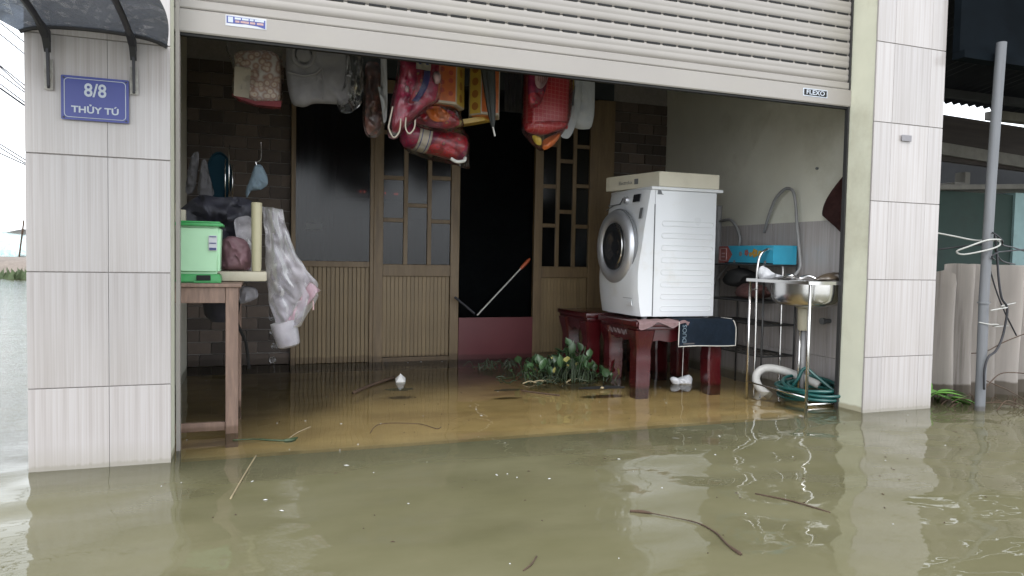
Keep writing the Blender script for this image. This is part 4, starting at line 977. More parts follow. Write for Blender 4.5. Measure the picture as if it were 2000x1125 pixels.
ld = thing('cream_box_lid', 'long cream box lid lying on top of the washing machine', 'lid', (2.45, 4.0, 1.208))
b = B().prism([(2.262, 3.758), (2.688, 3.758), (2.688, 4.22), (2.15, 4.24), (2.155, 4.20)], 1.2085, 1.299, 'Z', bev=.003); b.obj('lid_body', 'lidcream', ld)
dl = Vector((2.155-2.262, 4.20-3.758, 0)); an = math.atan2(dl.y, dl.x)
pz = Vector((2.262, 3.758, 0))+dl*.44
q = B().box(-.017, .017, -.0012, 0, -.017, .017).obj('emblem', 'greyplastic', ld); q.location = Vector((pz.x, pz.y, 1.252))-wloc(ld); q.location += Vector((-.0016, -.0003, 0)); q.rotation_euler = (0, 0, an-PI)
pz = Vector((2.262, 3.758, 0))+dl*.66
text('Electrolux', .032, 'greyplastic', 'lid_lettering', ld, (pz.x-.0012, pz.y-.0003, 1.250), (PI/2, 0, an-PI), .0004, .95, 0)
# cloths between machine and bench
b = B().grid(44, 10, lambda u, v: Vector((2.085+.375*u, 3.745-.098*min(1, v*2.2)+.004*math.sin(u*21), .4105-(max(0, v-.30)*(.030+.016*math.sin(u*13)+.016*(u > .85)+.02*max(0, .15-abs(u-.03))*6)*1.4)+.002*math.sin(u*31+v*4))))
bmesh.ops.solidify(b.bm, geom=b.bm.faces[:], thickness=.006)
tag(b.obj('pink_towel', 'pink', smooth=True), 'pale pink towel squeezed between the washing machine and the red bench', 'towel')
nc = thing('navy_mat', 'navy mat with pale piping and lettering draped over the front right of the red bench', 'mat', (2.55, 3.64, .41))
def navf(u, v):
    x = 2.352+.40*u+.004*math.sin(v*5)
    if v < .28: t_ = v/.28; y, z = 3.79-.142*t_, .4135
    else: t_ = (v-.28)/.72; y, z = 3.648-.010*math.sin(t_*2), .411-.158*t_
    x -= .035*max(0, u-.8)*5*(1-min(1, v/.5))
    return Vector((x, y+.005*math.sin(u*8+v*3), z+.003*math.sin(u*6)))
b = B().grid(26, 18, navf); bmesh.ops.solidify(b.bm, geom=b.bm.faces[:], thickness=.005); b.obj('mat_cloth', 'navy', nc, smooth=True)
edge = [navf(0, v/12) for v in range(4, 13)]+[navf(u/16, 1) for u in range(1, 17)]+[navf(1, 1-v/12) for v in range(1, 12)]
B().tube([p+Vector((0, -.004, 0)) for p in edge], .0032, 6).obj('piping', 'whitetrim', nc, smooth=True)
text('DUOS', .040, 'masklue', 'lettering', nc, (2.388, 3.634, .330), (PI/2, R(-90), 0), .0005, 1.0, .0)
B().box(2.378, 2.455, 3.6305, 3.632, .266, .274).obj('print_band', 'greycloth', nc)
q = B().tube([(2.49, 3.80, .24), (2.488, 3.80, .02)], .0022, 6).obj('string', 'white'); tag(q, 'thin white string hanging down under the navy mat into the water', 'string')
bag('floating_bag', [(2.40, .03), (2.425, .048), (2.45, .03), (2.49, .040), (2.535, .055), (2.565, .03), (2.555, -.02), (2.50, -.015), (2.46, .0), (2.425, -.01)], 3.80, .04, 'whitebag', 'small crumpled clear-white bag floating under the red bench', 'plastic bag', 41, .012)

# ================================================================== SINK CORNER
sk = thing('sink_stand', 'stainless steel sink on a tubular stand against the right inner wall', 'sink', (2.9, 3.25, 0))
SX0, SX1, SY0, SY1, SZ = 2.735, 3.085, 3.005, 3.52, .662
b = B(); r_o = rrect(SX0-.012, SX1+.012, SY0-.012, SY1+.012, .02, 5); r_i = [(2.91+(.142)*math.cos(2*PI*(k+2.5)/24), 3.235+(.205)*math.sin(2*PI*(k+2.5)/24)) for k in range(24)]
vo = [b.bm.verts.new((x, y, SZ+.006)) for x, y in r_o]; vi = [b.bm.verts.new((x, y, SZ+.004)) for x, y in r_i]; vd = [b.bm.verts.new((x, y, SZ-.012)) for x, y in r_o]
no = len(vo)
for k in range(24): b.bm.faces.new((vo[k], vo[(k+1) % 24], vi[(k+1) % 24], vi[k])); b.bm.faces.new((vd[k], vd[(k+1) % 24], vo[(k+1) % 24], vo[k]))
b.obj('rim', 'steel', sk, smooth=30)
b = B(); prev = None
for r_, z in ((1.0, SZ-.001), (.995, SZ-.06), (.97, SZ-.10), (.90, SZ-.125), (.75, SZ-.138), (.05, SZ-.142), (.05, SZ-.139), (.74, SZ-.134), (.88, SZ-.121), (.955, SZ-.098), (.98, SZ-.06), (.985, SZ-.001)):
    ring = [b.bm.verts.new((2.91+.158*r_*math.cos(2*PI*k/48), 3.235+.222*r_*math.sin(2*PI*k/48), z)) for k in range(48)]
    if prev:
        for j in range(48): b.bm.faces.new((prev[j], prev[(j+1) % 48], ring[(j+1) % 48], ring[j]))
    prev = ring
b.obj('basin', 'steel', sk, smooth=40)
for x, y in ((SX0, SY0), (SX0+.022, SY1), (SX1-.01, SY0)):
    B().tube([(x, y, FL), (x, y, SZ-.004)], .0085, 12).obj('leg', 'steel', sk, smooth=True)
B().tube(smoothpath([(2.845, 3.565, FL), (2.840, 3.565, .60), (2.842, 3.565, .74), (2.865, 3.565, .815), (2.93, 3.565, .845), (3.0, 3.565, .815), (3.028, 3.565, .74), (3.03, 3.565, .60), (3.03, 3.565, FL)], 6), .0085, 12).obj('hoop_leg', 'steel', sk, smooth=True)
for z in (.60, .05):
    B().tube([(SX0, SY0, z), (SX0+.02, SY1, z)] if z < .5 else [(SX0+.022, SY1, z), (2.84, 3.565, z)], .005, 8).obj('cross_bar', 'steel', sk, smooth=True)
B().tube([(SX0, SY0, .012), (SX1-.01, SY0, .012)], .006, 8).obj('cross_bar', 'steel', sk, smooth=True)
B().lathe([(.050, .516), (.044, .508), (.0, .508)][:2]+[(.034, .505), (.036, .50), (.034, .39), (.028, .38), (.001, .38)], (2.93, 3.26, 0), n=24).obj('drain_trap', 'cream_plastic', sk, smooth=40)
B().tube([(2.93, 3.26, .385), (2.93, 3.26, .02)], .014, 12).obj('drain_pipe', 'pvc', sk, smooth=True)
B().tube([(2.905, 3.26, .385), (2.905, 3.26, .0)], .007, 10).obj('supply_tube', 'steel', sk, smooth=True)
b = B().tube([(3.139, 3.28, .43), (3.07, 3.27, .43)], .013, 12); b.tube([(3.085, 3.272, .43), (3.065, 3.27, .43)], .019, 10); tag(b.obj('wall_tap', 'greyplastic', smooth=40), 'small wall tap beside the sink drain', 'tap')
bag('white_plastic_bag', [(2.745, .668), (2.735, .70), (2.75, .735), (2.775, .748), (2.79, .715), (2.83, .700), (2.88, .695), (2.93, .672), (2.90, .664), (2.80, .664)], 3.43, .04, 'whitebag', 'white plastic bag lying on the left end of the sink', 'plastic bag', 44, .014)
bag('brown_plastic_bag', [(2.84, .668), (2.88, .695), (2.95, .715), (3.05, .720), (3.08, .69), (3.08, .666), (2.95, .662)], 3.10, .05, 'brownplastic', 'dull brown plastic bag lying on the right end of the sink', 'plastic bag', 45, .014)
b = B().tube(smoothpath([(2.86, 3.40, .668), (2.89, 3.33, .69), (2.94, 3.32, .675), (2.97, 3.28, .69), (3.0, 3.24, .668)]), .009, 8); tag(b.obj('sink_strainer', 'steel', smooth=True), 'crumpled steel cutlery at the back rim of the sink', 'cutlery')
# wire rack with blue box
rk = thing('wire_rack', 'dark four-tier wire rack standing between the washing machine and the sink', 'rack', (2.98, 3.82, 0))
for x in (2.87, 3.11):
    for y in (3.54, 4.10): B().tube([(x, y, FL), (x, y, .76)], .006, 8).obj('post', 'steel' if x < 2.9 and y > 4 else 'wire', rk, smooth=True)
for z in (.745, .52, .38, .19):
    b = B(); b.tube([(2.87, 3.54, z), (2.87, 4.10, z), (3.11, 4.10, z), (3.11, 3.54, z)], .0055, 8, closed=True)
    for k in range(1, 6): b.tube([(2.87+.04*k, 3.54, z+.002), (2.87+.04*k, 4.10, z+.002)], .0024, 5)
    for k in range(1, 5): b.tube([(2.87, 3.54+.112*k, z-.003), (3.11, 3.54+.112*k, z-.003)], .0024, 5)
    b.obj('shelf', 'wire', rk, smooth=40)
bx = thing('blue_carton', 'long blue carton with a pale red end panel on top of the wire rack', 'carton', (2.98, 3.8, .75))
BX = 2.925
B().box(BX, 3.10, 3.53, 4.07, .752, .868, bev=.002).obj('carton_body', 'boxblue', bx)
B().prism([(4.071, .754), (4.071, .866), (3.975, .866), (3.925, .812), (3.975, .754)], BX-.0016, BX-.0002, 'X').obj('red_panel', 'boxred', bx)
b = B(); b.tube([(BX-.003, y, z) for y, z in rrect(3.985, 4.055, .772, .850, .008)], .0028, 6, closed=True)
for k in range(2): b.box(BX-.004, BX-.0022, 4.003, 4.037, .792+.022*k, .800+.022*k)
b.obj('label_frame', 'pink', bx)
for k, (y, z, r_) in enumerate(((3.70, .82, .030), (3.65, .815, .024), (3.78, .822, .022), (3.74, .812, .016))):
    b = B()
    for a_ in range(5):
        a0 = 2*PI*a_/5+k; b.lathe([(.001, -.0012), (r_*.42, 0), (.001, .0012)], (BX-.002, y+r_*.55*math.cos(a0), z+r_*.55*math.sin(a0)), 'X', 10)
    b.obj('printed_flower', ['goldprint', 'cardyellow', 'boxred', 'goldprint'][k], bx)
B().lathe([(.001, -.001), (.016, 0), (.001, .001)], (BX-.002, 3.84, .815), 'X', 14).obj('dark_circle', 'greyplastic', bx)
B().box(BX-.002, BX-.0002, 3.531, 4.0, .754, .760).obj('dark_line', 'black', bx)
for k, y in enumerate((3.90, 3.60)): B().lathe([(.001, -.001), (.012, 0), (.001, .001)], (BX-.003, y, .764), 'X', 12).obj('dark_circle', 'greyplastic', bx)
bag('rag_bundle', [(2.88, .53), (2.90, .60), (2.97, .64), (3.05, .60), (3.08, .53)], 3.78, .14, 'cloth_rust', 'dark bundle of rusty rags on the second tier of the wire rack', 'rags', 46, .02)
bag('black_pan', [(2.88, .60), (2.90, .71), (3.0, .73), (3.08, .70), (3.08, .60)], 3.92, .12, 'black', 'black bundle wedged under the top tier of the wire rack', 'bundle', 47, .015)
# pipes and hoses
pp = thing('grey_drain_pipe', 'upright grey plastic pipe rising behind the washing machine', 'pipe', (3.08, 4.32, 0))
B().tube([(3.09, 4.32, FL), (3.09, 4.32, 1.16)], .024, 16).obj('pipe', 'pvc', pp, smooth=40)
B().tube([(3.09, 4.32, .845), (3.09, 4.32, .885)], .029, 16).obj('collar', 'pvc', pp, smooth=40)
tag(B().tube(smoothpath([(3.09, 4.30, 1.05), (3.08, 4.16, 1.05), (3.08, 4.08, .97), (3.08, 4.06, .90), (3.08, 4.12, .80), (3.0, 4.25, .60), (2.85, 4.35, .45)]), .011, 10).obj('drain_hose', 'pvc', smooth=True), 'grey washing machine drain hose bending over behind the blue carton', 'hose')
tag(B().tube(smoothpath([(3.118, 3.86, .96), (3.10, 3.80, 1.06), (3.095, 3.74, 1.16), (3.095, 3.67, 1.215), (3.095, 3.62, 1.225), (3.095, 3.575, 1.20), (3.095, 3.55, 1.12), (3.095, 3.53, .98), (3.095, 3.50, .82), (3.08, 3.475, .74), (3.04, 3.47, .69), (3.0, 3.45, .665)], 8), .0095, 10).obj('looped_hose', 'pvc', smooth=True), 'thin grey hose looping high over the sink against the wall', 'hose')
wh = B().tube(smoothpath([(2.855, 3.43, -.03), (2.805, 3.46, .015), (2.785, 3.475, .065), (2.800, 3.475, .11), (2.85, 3.46, .135), (2.93, 3.42, .125), (3.0, 3.35, .095), (3.05, 3.25, .06)], 8), .024, 14)
for v in wh.bm.verts: pass
tag(wh.obj('white_corrugated_hose', 'whitehose', smooth=True), 'thick white hose curling out of the water under the sink', 'hose')
b = B(); pts = []
rnd = random.Random(5)
for k in range(9*26):
    a_ = 2*PI*k/26; L_ = k/26; rr_ = .150+.030*math.sin(L_*2.3)+.012*math.sin(L_*5.1+1)
    tl_ = .30+.14*math.sin(L_*1.7)
    pts.append((2.955+rr_*.95*math.cos(a_)*(1-.12*math.sin(L_)), 3.20+rr_*1.2*math.sin(a_), .028+.007*L_*.9+tl_*rr_*math.cos(a_+.8*math.sin(L_*1.3))*.45))
b.tube(smoothpath(pts, 2), .0095, 8)
b.tube(smoothpath([(2.88, 3.30, .03), (2.90, 3.26, .10), (2.93, 3.24, .165), (2.96, 3.19, .13), (2.99, 3.12, .08), (3.02, 3.05, .03), (3.02, 3.02, -.03)], 6), .0095, 8)
tag(b.obj('garden_hose', 'greenhose', smooth=True), 'dark green garden hose coiled on the water under the sink', 'hose')
def clothf(u, v):
    L = [(3.03, 1.245), (3.025, 1.15), (2.965, 1.02), (2.985, .99), (3.035, .94)]; i = min(int(v*4), 3); t_ = v*4-i
    xa = L[i][0]*(1-t_)+L[i+1][0]*t_; z = 1.245-.31*v
    return xa, z
b = B().grid(12, 24, lambda u, v: Vector((3.115-.02*math.sin(u*9+v*2)-.012*math.sin(u*17), 3.12+(.05+.20*math.sin(min(1, v*1.35)*PI*.5)*(1-.75*max(0, v-.7)/.3))*u, 1.245-.31*v-.02*math.sin(u*5))))
bmesh.ops.solidify(b.bm, geom=b.bm.faces[:], thickness=.006)
tag(b.obj('hanging_rag', 'cloth_rust', smooth=True), 'rust-brown rag hanging on the right inner wall above the sink', 'rag')

# ================================================================== WATER PLANTS AND FLOATING THINGS
def leafmesh(L, W, curl, name='leaf', mat='leaf'):
    b = B()
    def f(u, v):
        w_ = W*math.sin(min(1, v*1.08+.04)*PI)**.7; x = (u-.5)*w_
        return Vector((x, L*v, curl*v*v*L-abs(u-.5)*.0+.18*w_*(abs(u-.5)*2)**2))
    b.grid(6, 7, f); bmesh.ops.solidify(b.bm, geom=b.bm.faces[:], thickness=.0012)
    bmesh.ops.remove_doubles(b.bm, verts=b.bm.verts, dist=1e-5)
    o = b.obj(name, mat, smooth=True); me = o.data; bpy.data.objects.remove(o); return me
lm = [leafmesh(.085, .07, .2), leafmesh(.07, .062, -.2), leafmesh(.10, .06, .35)]
lmy = leafmesh(.06, .05, .2, mat='leafyel')
hy = thing('water_hyacinth', 'clump of green water hyacinth washed up beside the red bench', 'water plant', (1.85, 4.12, 0))
rnd = random.Random(11)
b = B(); leaves = 0
for k in range(140):
    gx = rnd.gauss(0, .5); x = 1.82+.29*max(-1, min(1, gx)); y = 4.13+.14*rnd.uniform(-1, 1)+.10*(1.8-x)*.4
    hmax = .055+.18*math.exp(-((x-1.86)/.11)**2)+.06*math.exp(-((x-1.62)/.1)**2)
    h = hmax*rnd.uniform(.35, 1.05)*.85
    lean = rnd.uniform(-.05, .05); ly = rnd.uniform(-.05, .03)
    p0 = Vector((x, y, -.01)); p1 = Vector((x+lean*.4, y+ly*.4, h*.6)); p2 = Vector((x+lean, y+ly, h))
    b.tube(smoothpath([p0, p1, p2], 3), [.0045]*3+[.0035]*4, 5)
    me = lmy if rnd.random() < .10 else rnd.choice(lm)
    inst('leaf', me, p2, hy, rot=(rnd.uniform(.2, 1.45), rnd.uniform(-.5, .5), rnd.uniform(-PI, PI)), scale=(rnd.uniform(.3, .95),)*3)
stuff(b.obj('stem', 'leafdark', hy, smooth=True))
b = B()
for k in range(90):
    x = 1.80+.36*max(-1.1, min(1.1, rnd.gauss(0, .55))); y = 4.10+.15*rnd.uniform(-1, 1); a_ = rnd.uniform(0, 2*PI); L_ = rnd.uniform(.05, .15)
    b.tube(smoothpath([(x, y, rnd.uniform(-.005, .02)), (x+L_*.5*math.cos(a_), y+L_*.3*math.sin(a_), rnd.uniform(.0, .045)), (x+L_*math.cos(a_), y+L_*.6*math.sin(a_), rnd.uniform(-.004, .03))], 3), rnd.uniform(.002, .004), 5)
stuff(b.obj('root_tangle', 'leafdark', hy, smooth=True))
b = B()
for x, y, dx, dy in ((1.56, 4.02, .12, -.01), (1.62, 4.0, .10, .03), (1.50, 4.0, .09, .0), (1.78, 3.98, .14, .04)):
    b.tube(smoothpath([(x, y, .004), (x+dx*.5, y+dy, .018), (x+dx, y+dy*.5, .006)], 4), .004, 5)
b.obj('pale_stalk', 'strawm', hy, smooth=True)
# second thin clump at the foot of the flood board
h2 = thing('weed_tuft', 'low tuft of dark weeds floating at the foot of the maroon board', 'water plant', (1.62, 4.62, 0))
b = B()
for k in range(60):
    x = 1.60+.22*rnd.uniform(-1, 1); y = 4.62+.10*rnd.uniform(-1, 1); a_ = rnd.uniform(0, 2*PI); L_ = rnd.uniform(.04, .12)
    b.tube(smoothpath([(x, y, 0), (x+L_*.5*math.cos(a_), y+L_*.3*math.sin(a_), rnd.uniform(.02, .06)), (x+L_*math.cos(a_), y, rnd.uniform(0, .05))], 3), .0022, 4)
b.obj('stem', 'leafdark', h2)
# bright plant beside the right pillar
bp = thing('bright_weed', 'bright green leafy weed between the right pillar and the pole', 'plant', (3.58, 2.93, 0))
lmb = leafmesh(.14, .040, -.45, mat='leafbright')
for (x, y, z, rx, rz, s_) in ((3.53, 2.93, .05, .2, -1.3, 1.), (3.56, 2.92, .055, .3, -1.9, .9), (3.60, 2.90, .035, -.1, -1.5, 1.1), (3.55, 2.95, .05, .9, -.6, .7), (3.62, 2.89, .03, .1, -2.3, .9), (3.52, 2.92, .04, .5, -2.6, .8), (3.58, 2.93, .02, .1, -.9, .8), (3.64, 2.87, .02, -.1, -1.8, .8)):
    inst('leaf', lmb, (x, y, z), bp, rot=(rx, 0, rz), scale=(s_*1.45,)*3)
B().tube(smoothpath([(3.50, 2.94, -.02), (3.55, 2.93, .045), (3.61, 2.90, .03), (3.68, 2.86, .0)]), .004, 6).obj('stem', 'leafbright', bp, smooth=True)

def twig(pts, r, mat, label, cat='twig', name='floating_twig'):
    return tag(B().tube(smoothpath(pts, 6), r, 6).obj(name, mat, smooth=True), label, cat)
twig([(1.062, 1.883, .003), (1.10, 1.86, .004), (1.16, 1.80, .003), (1.205, 1.74, .003), (1.21, 1.66, .004), (1.190, 1.58, .004), (1.185, 1.515, .003)],
     [.0045]*4+[.0055, .006, .005, .004]+[.0014]*8+[.002]*4+[.0026]*4+[.003]*8+[.0042, .0045, .005, .0055, .004], 'twig', 'long curved brown twig floating in the front right of the water')
twig([(1.544, 1.912, .001), (1.60, 1.83, .003), (1.63, 1.76, .003), (1.655, 1.70, .0)], .0028, 'twig', 'thin dark twig floating below the sink reflection')
twig([(.491, 3.964, .003), (.62, 4.16, .006), (.79, 4.38, .008)], .0095, 'twig', 'straight dark stick floating in front of the left door leaf', 'stick', 'floating_stick')
twig([(-.082, 2.339, .001), (-.05, 2.55, .003), (-.009, 2.821, .001)], .0026, 'strawm', 'straight straw floating at the left of the threshold', 'straw', 'floating_straw')
twig([(.11, 3.02, .001), (.15, 3.12, .003), (.215, 3.23, .001)], .0026, 'strawm', 'pale bent straw floating just inside the threshold, left', 'straw', 'floating_straw')
twig([(.61, 1.596, .001), (.64, 1.62, .003), (.672, 1.665, .001)], .0022, 'twig', 'short dark twig at the bottom edge near the middle', 'twig')
twig([(.45, 3.05, .001), (.52, 3.20, .002), (.68, 3.16, .002), (.74, 3.05, .002), (.77, 3.08, .001)], .0018, 'twig', 'thin wavy twig floating inside the threshold, middle', 'twig')
twig([(1.42, 3.80, .002), (1.50, 3.70, .003), (1.58, 3.62, .002)], .005, 'twig', 'short dark root floating in front of the hyacinth clump', 'twig')
twig([(-.10, 3.08, .001), (-.02, 3.06, .004), (.06, 3.02, .004), (.12, 3.01, .002), (.15, 3.05, .001)], [.003]*8+[.005]*8+[.009]*6+[.004]*3, 'leafdark', 'dark weed stalk with a leafy end floating at the table leg', 'weed', 'floating_weed')
def scrap(name, x, y, rx, ry, mat, label, cat, seed, z=.0015, h=.004):
    b = B(); rnd = random.Random(seed); n = 26
    top = [b.bm.verts.new((x+rx*math.cos(2*PI*k/n)*rnd.uniform(.8, 1.1), y+ry*math.sin(2*PI*k/n)*rnd.uniform(.8, 1.1), z+h*rnd.random())) for k in range(n)]
    c = b.bm.verts.new((x, y, z+h)); d_ = b.bm.verts.new((x, y, -.004))
    for k in range(n): b.bm.faces.new((top[k], top[(k+1) % n], c)); b.bm.faces.new((top[(k+1) % n], top[k], d_))
    return tag(b.obj(name, mat, smooth=30), label, cat)
scrap('floating_leaf_litter', 1.93, 3.77, .16, .05, 'black', 'flat black patch of wet leaves floating in front of the bench leg', 'leaves', 3)
scrap('floating_leaf_litter', .765, 4.03, .085, .05, 'leafdark', 'dark patch of sunken leaves beside the white scrap', 'leaves', 4, -.003, .002)
scrap('floating_leaf_litter', 1.36, 3.86, .09, .035, 'leafdark', 'dark smudge of leaves floating left of the hyacinth front', 'leaves', 6, -.003, .002)
b = B()
pv = [b.bm.verts.new(p) for p in ((.775, 4.24, -.01), (.835, 4.24, -.01), (.84, 4.27, .02), (.805, 4.25, .052), (.78, 4.27, .018), (.81, 4.30, .0))]
bmesh.ops.convex_hull(b.bm, input=pv); tag(b.obj('white_scrap', 'shell'), 'small pointed piece of white foam floating beside the dark stick', 'foam')
b = B().pillow([(-.012, .0), (.0, .012), (.018, .004), (.012, -.008)], 0, .006, .002, 3); b.tf(Matrix.Translation((1.895, 3.73, .008)))
tag(b.obj('straw_scrap', 'strawm', smooth=True), 'tiny pale scrap on the black leaf patch', 'scrap')
# specks of froth and chaff: nobody could count them
rnd = random.Random(21); b = B()
def speck(x, y, L, W):
    a_ = rnd.uniform(0, PI); n = 7; c_, s_ = math.cos(a_), math.sin(a_)
    vs = [b.bm.verts.new((x+L*math.cos(2*PI*k/n)*c_-W*math.sin(2*PI*k/n)*s_, y+L*math.cos(2*PI*k/n)*s_+W*math.sin(2*PI*k/n)*c_, .0012)) for k in range(n)]
    c = b.bm.verts.new((x, y, .0035)); [b.bm.faces.new((vs[k], vs[(k+1) % n], c)) for k in range(n)]
for x, y in ((1.026, 3.39), (1.01, 3.251), (.788, 2.342), (.847, 2.295), (.065, 2.188), (.95, 2.25), (.30, 2.6), (-.02, 2.5), (.02, 2.3), (1.3, 2.4), (1.7, 2.35), (1.9, 2.6), (.83, 4.44), (1.0, 5.0), (1.1, 5.02), (1.25, 5.0), (.2, 3.35), (.35, 3.25)):
    speck(x, y, rnd.uniform(.005, .011), rnd.uniform(.0025, .004))
for k in range(70): speck(rnd.uniform(-.6, 3.2), rnd.uniform(1.5, 4.9)**1., rnd.uniform(.0015, .0045), rnd.uniform(.0008, .002))
tag(stuff(b.obj('floating_chaff', 'shell')), 'white specks of chaff and froth scattered on the water', 'chaff')
b = B()
for k in range(120): speck(rnd.uniform(-.4, 3.1), rnd.uniform(1.5, 4.9), rnd.uniform(.002, .008), rnd.uniform(.0012, .003))
tag(stuff(b.obj('floating_debris', 'twig')), 'small dark bits of plant debris scattered on the water', 'debris')

# ================================================================== RIGHT SIDE: FENCE, POLE, NEIGHBOUR
fe = thing('corrugated_fence', 'broken-edged grey corrugated cement sheet fence standing in the water at the right', 'fence', (4.2, 3.02, 0))
def sheet(x0, x1, ztop, y, amp, ph, name='cement_sheet'):
    n = int((x1-x0)/.008)
    def f(u, v):
        x = x0+(x1-x0)*u; zt = ztop(x)
        z = -.40+(zt+.40)*v
        return Vector((x, y+amp*1.55*math.sin(2*PI*(x-ph)/.195+.6*math.sin(x*5+z*.8))+.008*math.sin(x*60)+.006*math.sin(z*7+x*3)+.012*(z-.3)*math.sin(x*5), z))
    b = B().grid(n, 12, f); bmesh.ops.solidify(b.bm, geom=b.bm.faces[:], thickness=.006)
    return b.obj(name, 'fence', fe, smooth=50)
sheet(3.42, 3.79, lambda x: .735-.02*noise.noise(Vector((x*30, 0, 0)))-(.055 if x > 3.735 else (.02 if x > 3.71 else 0)), 3.045, .040, 3.60)
sheet(3.765, 4.62, lambda x: .775+.008*noise.noise(Vector((x*18, 3, 0))), 3.02, .040, 3.72)
sheet(4.58, 5.6, lambda x: .80, 3.045, .027, 3.72)
po = thing('metal_pole', 'galvanised metal pole rising from the water in front of the corrugated fence', 'pole', (3.61, 2.7, 0))
B().tube([(3.613, 2.70, -.42), (3.600, 2.70, .60), (3.612, 2.70, 1.2), (3.64, 2.70, 1.93)], .0245, 24).obj('shaft', 'pole', po, smooth=50)
b = B(); b.lathe([(.0275, -.004), (.030, -.004), (.030, .004), (.0275, .004)], (3.599, 2.70, .573), n=24); b.obj('strap', 'greyplastic', po, smooth=30)
b = B().tube(smoothpath([(3.40, 2.92, .955), (3.55, 2.85, .925), (3.64, 2.80, .905), (3.68, 2.70, .90), (3.64, 2.655, .905), (3.55, 2.66, .90), (3.47, 2.70, .865), (3.44, 2.74, .84), (3.48, 2.73, .825), (3.57, 2.67, .85), (3.64, 2.66, .875), (3.665, 2.68, .90)], 6), .0045, 8)
tag(b.obj('white_cable', 'whitecable', smooth=True), 'white cable looped around the metal pole', 'cable')
for k, (pts, lab) in enumerate((
    (((3.66, 2.75, .955), (3.60, 2.66, .935), (3.66, 2.66, .90), (3.75, 2.72, .88), (3.95, 2.8, .87), (4.3, 2.9, .83)), 'upper black cable running right from the pole above the fence'),
    (((3.64, 2.68, .80), (3.59, 2.66, .815), (3.64, 2.665, .84), (3.78, 2.75, .845), (4.0, 2.8, .86), (4.4, 2.9, .88)), 'middle black cable running right from the pole above the fence'),
    (((3.66, 2.70, .93), (3.672, 2.69, .80), (3.675, 2.68, .70), (3.69, 2.67, .60), (3.72, 2.66, .55), (3.715, 2.66, .47), (3.69, 2.66, .38), (3.65, 2.66, .32), (3.60, 2.66, .29), (3.575, 2.66, .22), (3.58, 2.66, .12)), 'black cable hanging down the right side of the pole'),
    (((3.75, 2.80, .80), (3.80, 2.80, .68), (3.88, 2.8, .54), (4.0, 2.8, .38)), 'black cable slanting down across the fence, far right'),
    (((3.40, 2.9, .84), (3.55, 2.88, .86), (3.62, 2.75, .88), (3.70, 2.74, .87), (3.85, 2.8, .80), (4.1, 2.9, .78)), 'lowest black cable crossing behind the pole above the fence'))):
    tag(B().tube(smoothpath(pts, 6), .0042 if k != 2 else .006, 7).obj('black_cable', 'cable', smooth=True), lab, 'cable')
tag(B().tube(smoothpath([(3.60, 2.66, .535), (3.66, 2.65, .545), (3.72, 2.66, .55), (3.80, 2.75, .55), (4.05, 2.85, .56)]), .0035, 6).obj('white_wire', 'whitecable', smooth=True), 'thin white wire running right from the strap on the pole', 'wire')
tag(B().tube(smoothpath([(3.57, 2.70, .47), (3.60, 2.665, .462), (3.66, 2.66, .46), (3.75, 2.75, .44), (4.0, 2.85, .43)]), .003, 6).obj('grey_wire', 'whitecable', smooth=True), 'second white wire, just below the strap wire on the pole', 'wire')
for k, (pts, lab) in enumerate((
    (((3.58, 2.74, .30), (3.66, 2.72, .31), (3.80, 2.72, .36), (4.05, 2.75, .41)), 'bare twig slanting up across the fence'),
    (((3.60, 2.72, .18), (3.72, 2.70, .13), (3.85, 2.72, .09), (4.05, 2.75, .01)), 'bare twig slanting down across the fence foot'),
    (((3.61, 2.70, .08), (3.68, 2.70, .15), (3.80, 2.72, .19), (4.05, 2.75, .17)), 'bare arching twig low on the fence'),
    (((3.50, 2.78, .03), (3.54, 2.76, .055), (3.60, 2.75, .05)), 'short dark twig left of the pole foot'),
    (((3.64, 2.72, .03), (3.75, 2.70, .035), (3.90, 2.70, .0)), 'dark twig at the waterline right of the pole'),
    (((3.68, 2.66, .0), (3.74, 2.66, .05), (3.85, 2.68, .03), (3.95, 2.68, -.01)), 'forked dark twig sticking out of the water at the right edge'))):
    tag(B().tube(smoothpath(pts, 5), .0030, 5).obj('bare_twig', 'twig', smooth=True), lab, 'twig')
rnd = random.Random(9); b = B()
for k in range(24):
    x = rnd.uniform(3.45, 4.3); y = rnd.uniform(2.72, 2.95); a_ = rnd.uniform(0, 2*PI); L_ = rnd.uniform(.04, .12)
    b.tube(smoothpath([(x, y, -.01), (x+L_*.5*math.cos(a_), y+L_*.2*math.sin(a_), rnd.uniform(.01, .05)), (x+L_*math.cos(a_), y, rnd.uniform(-.01, .04))], 3), .0022, 4)
tag(stuff(b.obj('twig_litter', 'twig')), 'tangle of dark twigs and leaves at the foot of the fence', 'litter')

nh = thing('neighbour_house', 'dark neighbouring house with a teal wall and rough ledge behind the fence', 'house', (6, 4.9, 0))
B().box(3.42, 6.30, 4.50, 4.62, -.4, 1.40).obj('teal_wall', 'greenwall', nh)
B().box(6.301, 9.0, 4.48, 4.62, -.4, 1.42).obj('cyan_wall', 'cyanwall', nh)
b = B().box(3.42, 9.0, 4.40, 4.9, 1.402, 1.445, bev=.006)
b.tf(Matrix.Translation((5.5, 0, 1.4)) @ Matrix.Rotation(R(-3.2), 4, 'Y') @ Matrix.Translation((-5.5, 0, -1.4))); b.obj('ledge', 'concrete', nh)
b = B().box(5.52, 5.66, 4.44, 4.60, 1.43, 1.47, bev=.006); b.box(5.66, 5.72, 4.46, 4.56, 1.43, 1.565, bev=.008); b.obj('broken_block', 'concrete', nh)
B().box(3.42, 9.0, 5.2, 5.3, 1.4, 1.9).obj('recess_back', 'roofsheet', nh)
